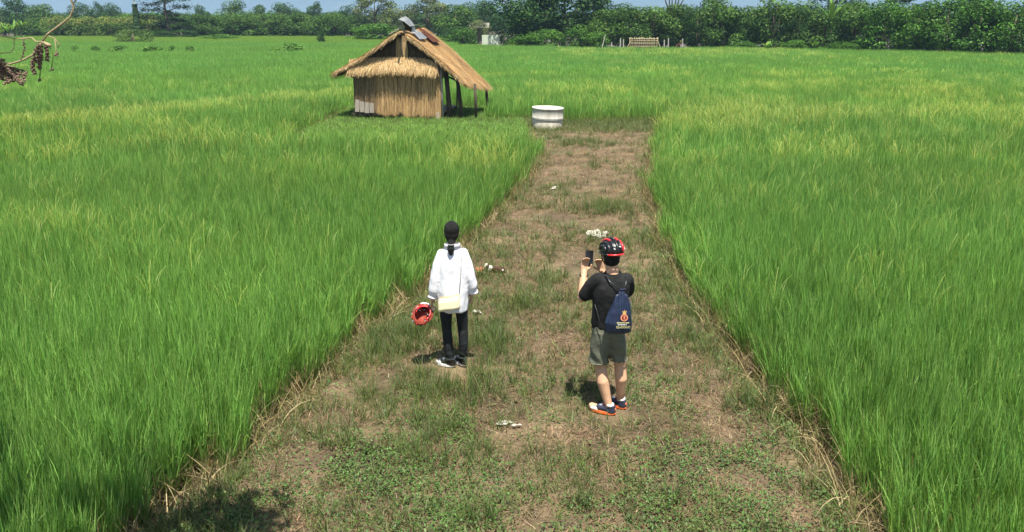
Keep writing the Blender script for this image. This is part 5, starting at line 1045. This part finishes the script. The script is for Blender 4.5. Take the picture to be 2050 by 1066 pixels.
remesh('shirt', bm, .009, 4, 'shirt', WO, .010, (9, 9, 4), 12, lambda c: .55 * np.sin(c[:, 0] * 46 + 5 * c[:, 2]) * np.clip((1.15 - c[:, 2]) * 2.5, 0, 1))
bm = bmesh.new(); n_ = 26; rr = []
for rad_, zz in ((.060, 1.39), (.062, 1.425), (.072, 1.43), (.085, 1.385)): rr.append([bm.verts.new((rad_ * 1.12 * math.cos(a), rad_ * math.sin(a), zz + (.008 * -math.sin(a)))) for a in np.linspace(R(-250), R(70), n_)])
for q, w in zip(rr, rr[1:]):
    for j in range(n_ - 1): bm.faces.new((q[j], q[j + 1], w[j + 1], w[j]))
bmesh.ops.solidify(bm, geom=bm.faces[:], thickness=.004); link('collar', tomesh('collar', bm, True), 'shirt', WO)
for c_, r_ in (((-.226, .012, .815), .042), ((.212, .032, .868), .046)): tube_obj('cuff', [(c_[0] + r_ * math.cos(a), c_[1] + r_ * math.sin(a), c_[2] + .006 * math.sin(a * 2)) for a in np.linspace(0, 2 * math.pi, 24)], .016, 'shirt', WO, 8)
bm = bmesh.new(); loft(bm, [(0, 0, .70, .150, .108), (0, 0, .86, .135, .10)], 30)
loft(bm, [(-.053, -.012, .085, .043, .046), (-.062, -.01, .16, .048, .052), (-.070, -.005, .27, .055, .060), (-.082, .012, .44, .056, .062), (-.086, .005, .60, .066, .080), (-.080, .0, .72, .074, .10)], 24); loft(bm, [(.091, .018, .09, .043, .046), (.098, .01, .17, .048, .052), (.103, .005, .27, .054, .060), (.097, .018, .44, .055, .062), (.090, .008, .60, .066, .080), (.080, .0, .72, .074, .10)], 24)
remesh('jeans', bm, .0075, 3, 'jeans', WO, .006, (12, 12, 9), 21, lambda c: .5 * np.sin(c[:, 2] * 90) * np.clip((.25 - c[:, 2]) * 6, 0, 1))
for c_ in ((-.053, -.012, .095), (.091, .018, .10)): tube_obj('jeans_cuff', [(c_[0] + .046 * math.cos(a), c_[1] + .049 * math.sin(a), c_[2]) for a in np.linspace(0, 2 * math.pi, 22)], .012, 'jeans', WO, 8)
shoe(WO, (LA[0], LA[1]), R(64), 'black', 'white', 'white', .25); shoe(WO, (RA[0], RA[1]), R(38), 'black', 'white', 'white', .25)
# cream shoulder bag
SB = thing('shoulder_bag', 'cream shoulder bag hanging on the hip of the person in white', 'bag', (wx, wy, wz + .035))
bm = bmesh.new(); loft(bm, [(-.035, -.178, .690, .112, .020), (-.035, -.180, .715, .120, .027), (-.033, -.176, .79, .117, .026), (-.030, -.168, .845, .108, .018)], 36)
for v in bm.verts: v.co.z += (v.co.x + .035) * .20; v.co.x = -.035 + (abs(v.co.x + .035) / .12) ** .55 * .12 * (1 if v.co.x > -.035 else -1)
remesh('bag_body', bm, .006, 3, 'cream', SB, .002, (8, 8, 8), 2)
tube_obj('zip', [(-.14, -.178, .832), (-.03, -.190, .855), (.075, -.180, .872)], .004, 'gold', SB, 6)
tube_obj('strap', [(.075, -.165, .865), (.088, -.158, 1.0), (.100, -.142, 1.15), (.106, -.125, 1.27), (.105, -.085, 1.335), (.10, -.02, 1.37), (.11, .07, 1.33), (.0, .135, 1.1), (-.10, .15, .95), (-.165, .08, .86), (-.16, -.10, .82)], .0034, 'plank', SB, 6)
# helmet hanging from her hand
HH = thing('cycling_helmet', 'red and white cycling helmet hanging from a hand, opening towards the viewer', 'helmet', (wx - .345, wy - .01, wz + .615))
HH.rotation_mode = 'QUATERNION'; HH.rotation_quaternion = Vector((0, 0, -1)).rotation_difference(Vector((.30, -.62, .72)).normalized()) @ Quaternion((0, 0, 1), R(70)); HH.scale = (.98, .98, .98)
helmet(HH, ['white', 'red', 'white', 'red', 'red', 'black', 'red', 'white'], 'white', 'dred')
for a in (20, 75, 140, 200, 260, 320): bm = bmesh.new(); ball(bm, (.07 * math.cos(R(a)), .092 * math.sin(R(a)), .035), (.022, .022, .012), None, 10, 6); link('pad', tomesh('pad', bm, True), 'black', HH)
tube_obj('fit_band', [(.078 * math.cos(R(a)), .10 * math.sin(R(a)), -.035 + .01 * math.sin(R(a * 2))) for a in np.linspace(150, 390, 20)], .008, 'red', HH, 8)

# ------------------------------------------------------------------ air
m, n, out = nodes('haze_air'); pv = n.nodes.new('ShaderNodeVolumePrincipled'); pv.inputs['Color'].default_value = (.46, .69, 1.0, 1); pv.inputs['Density'].default_value = .00026; pv.inputs['Anisotropy'].default_value = 0
n.links.new(pv.outputs[0], out.inputs['Volume'])
bm = bmesh.new(); bmesh.ops.create_cube(bm, size=1, matrix=Matrix.Translation((0, 3100, 299.6)) @ Matrix.Diagonal((13000, 6500, 602, 1)))
tag(link('haze', tomesh('haze', bm), m), kind='stuff')
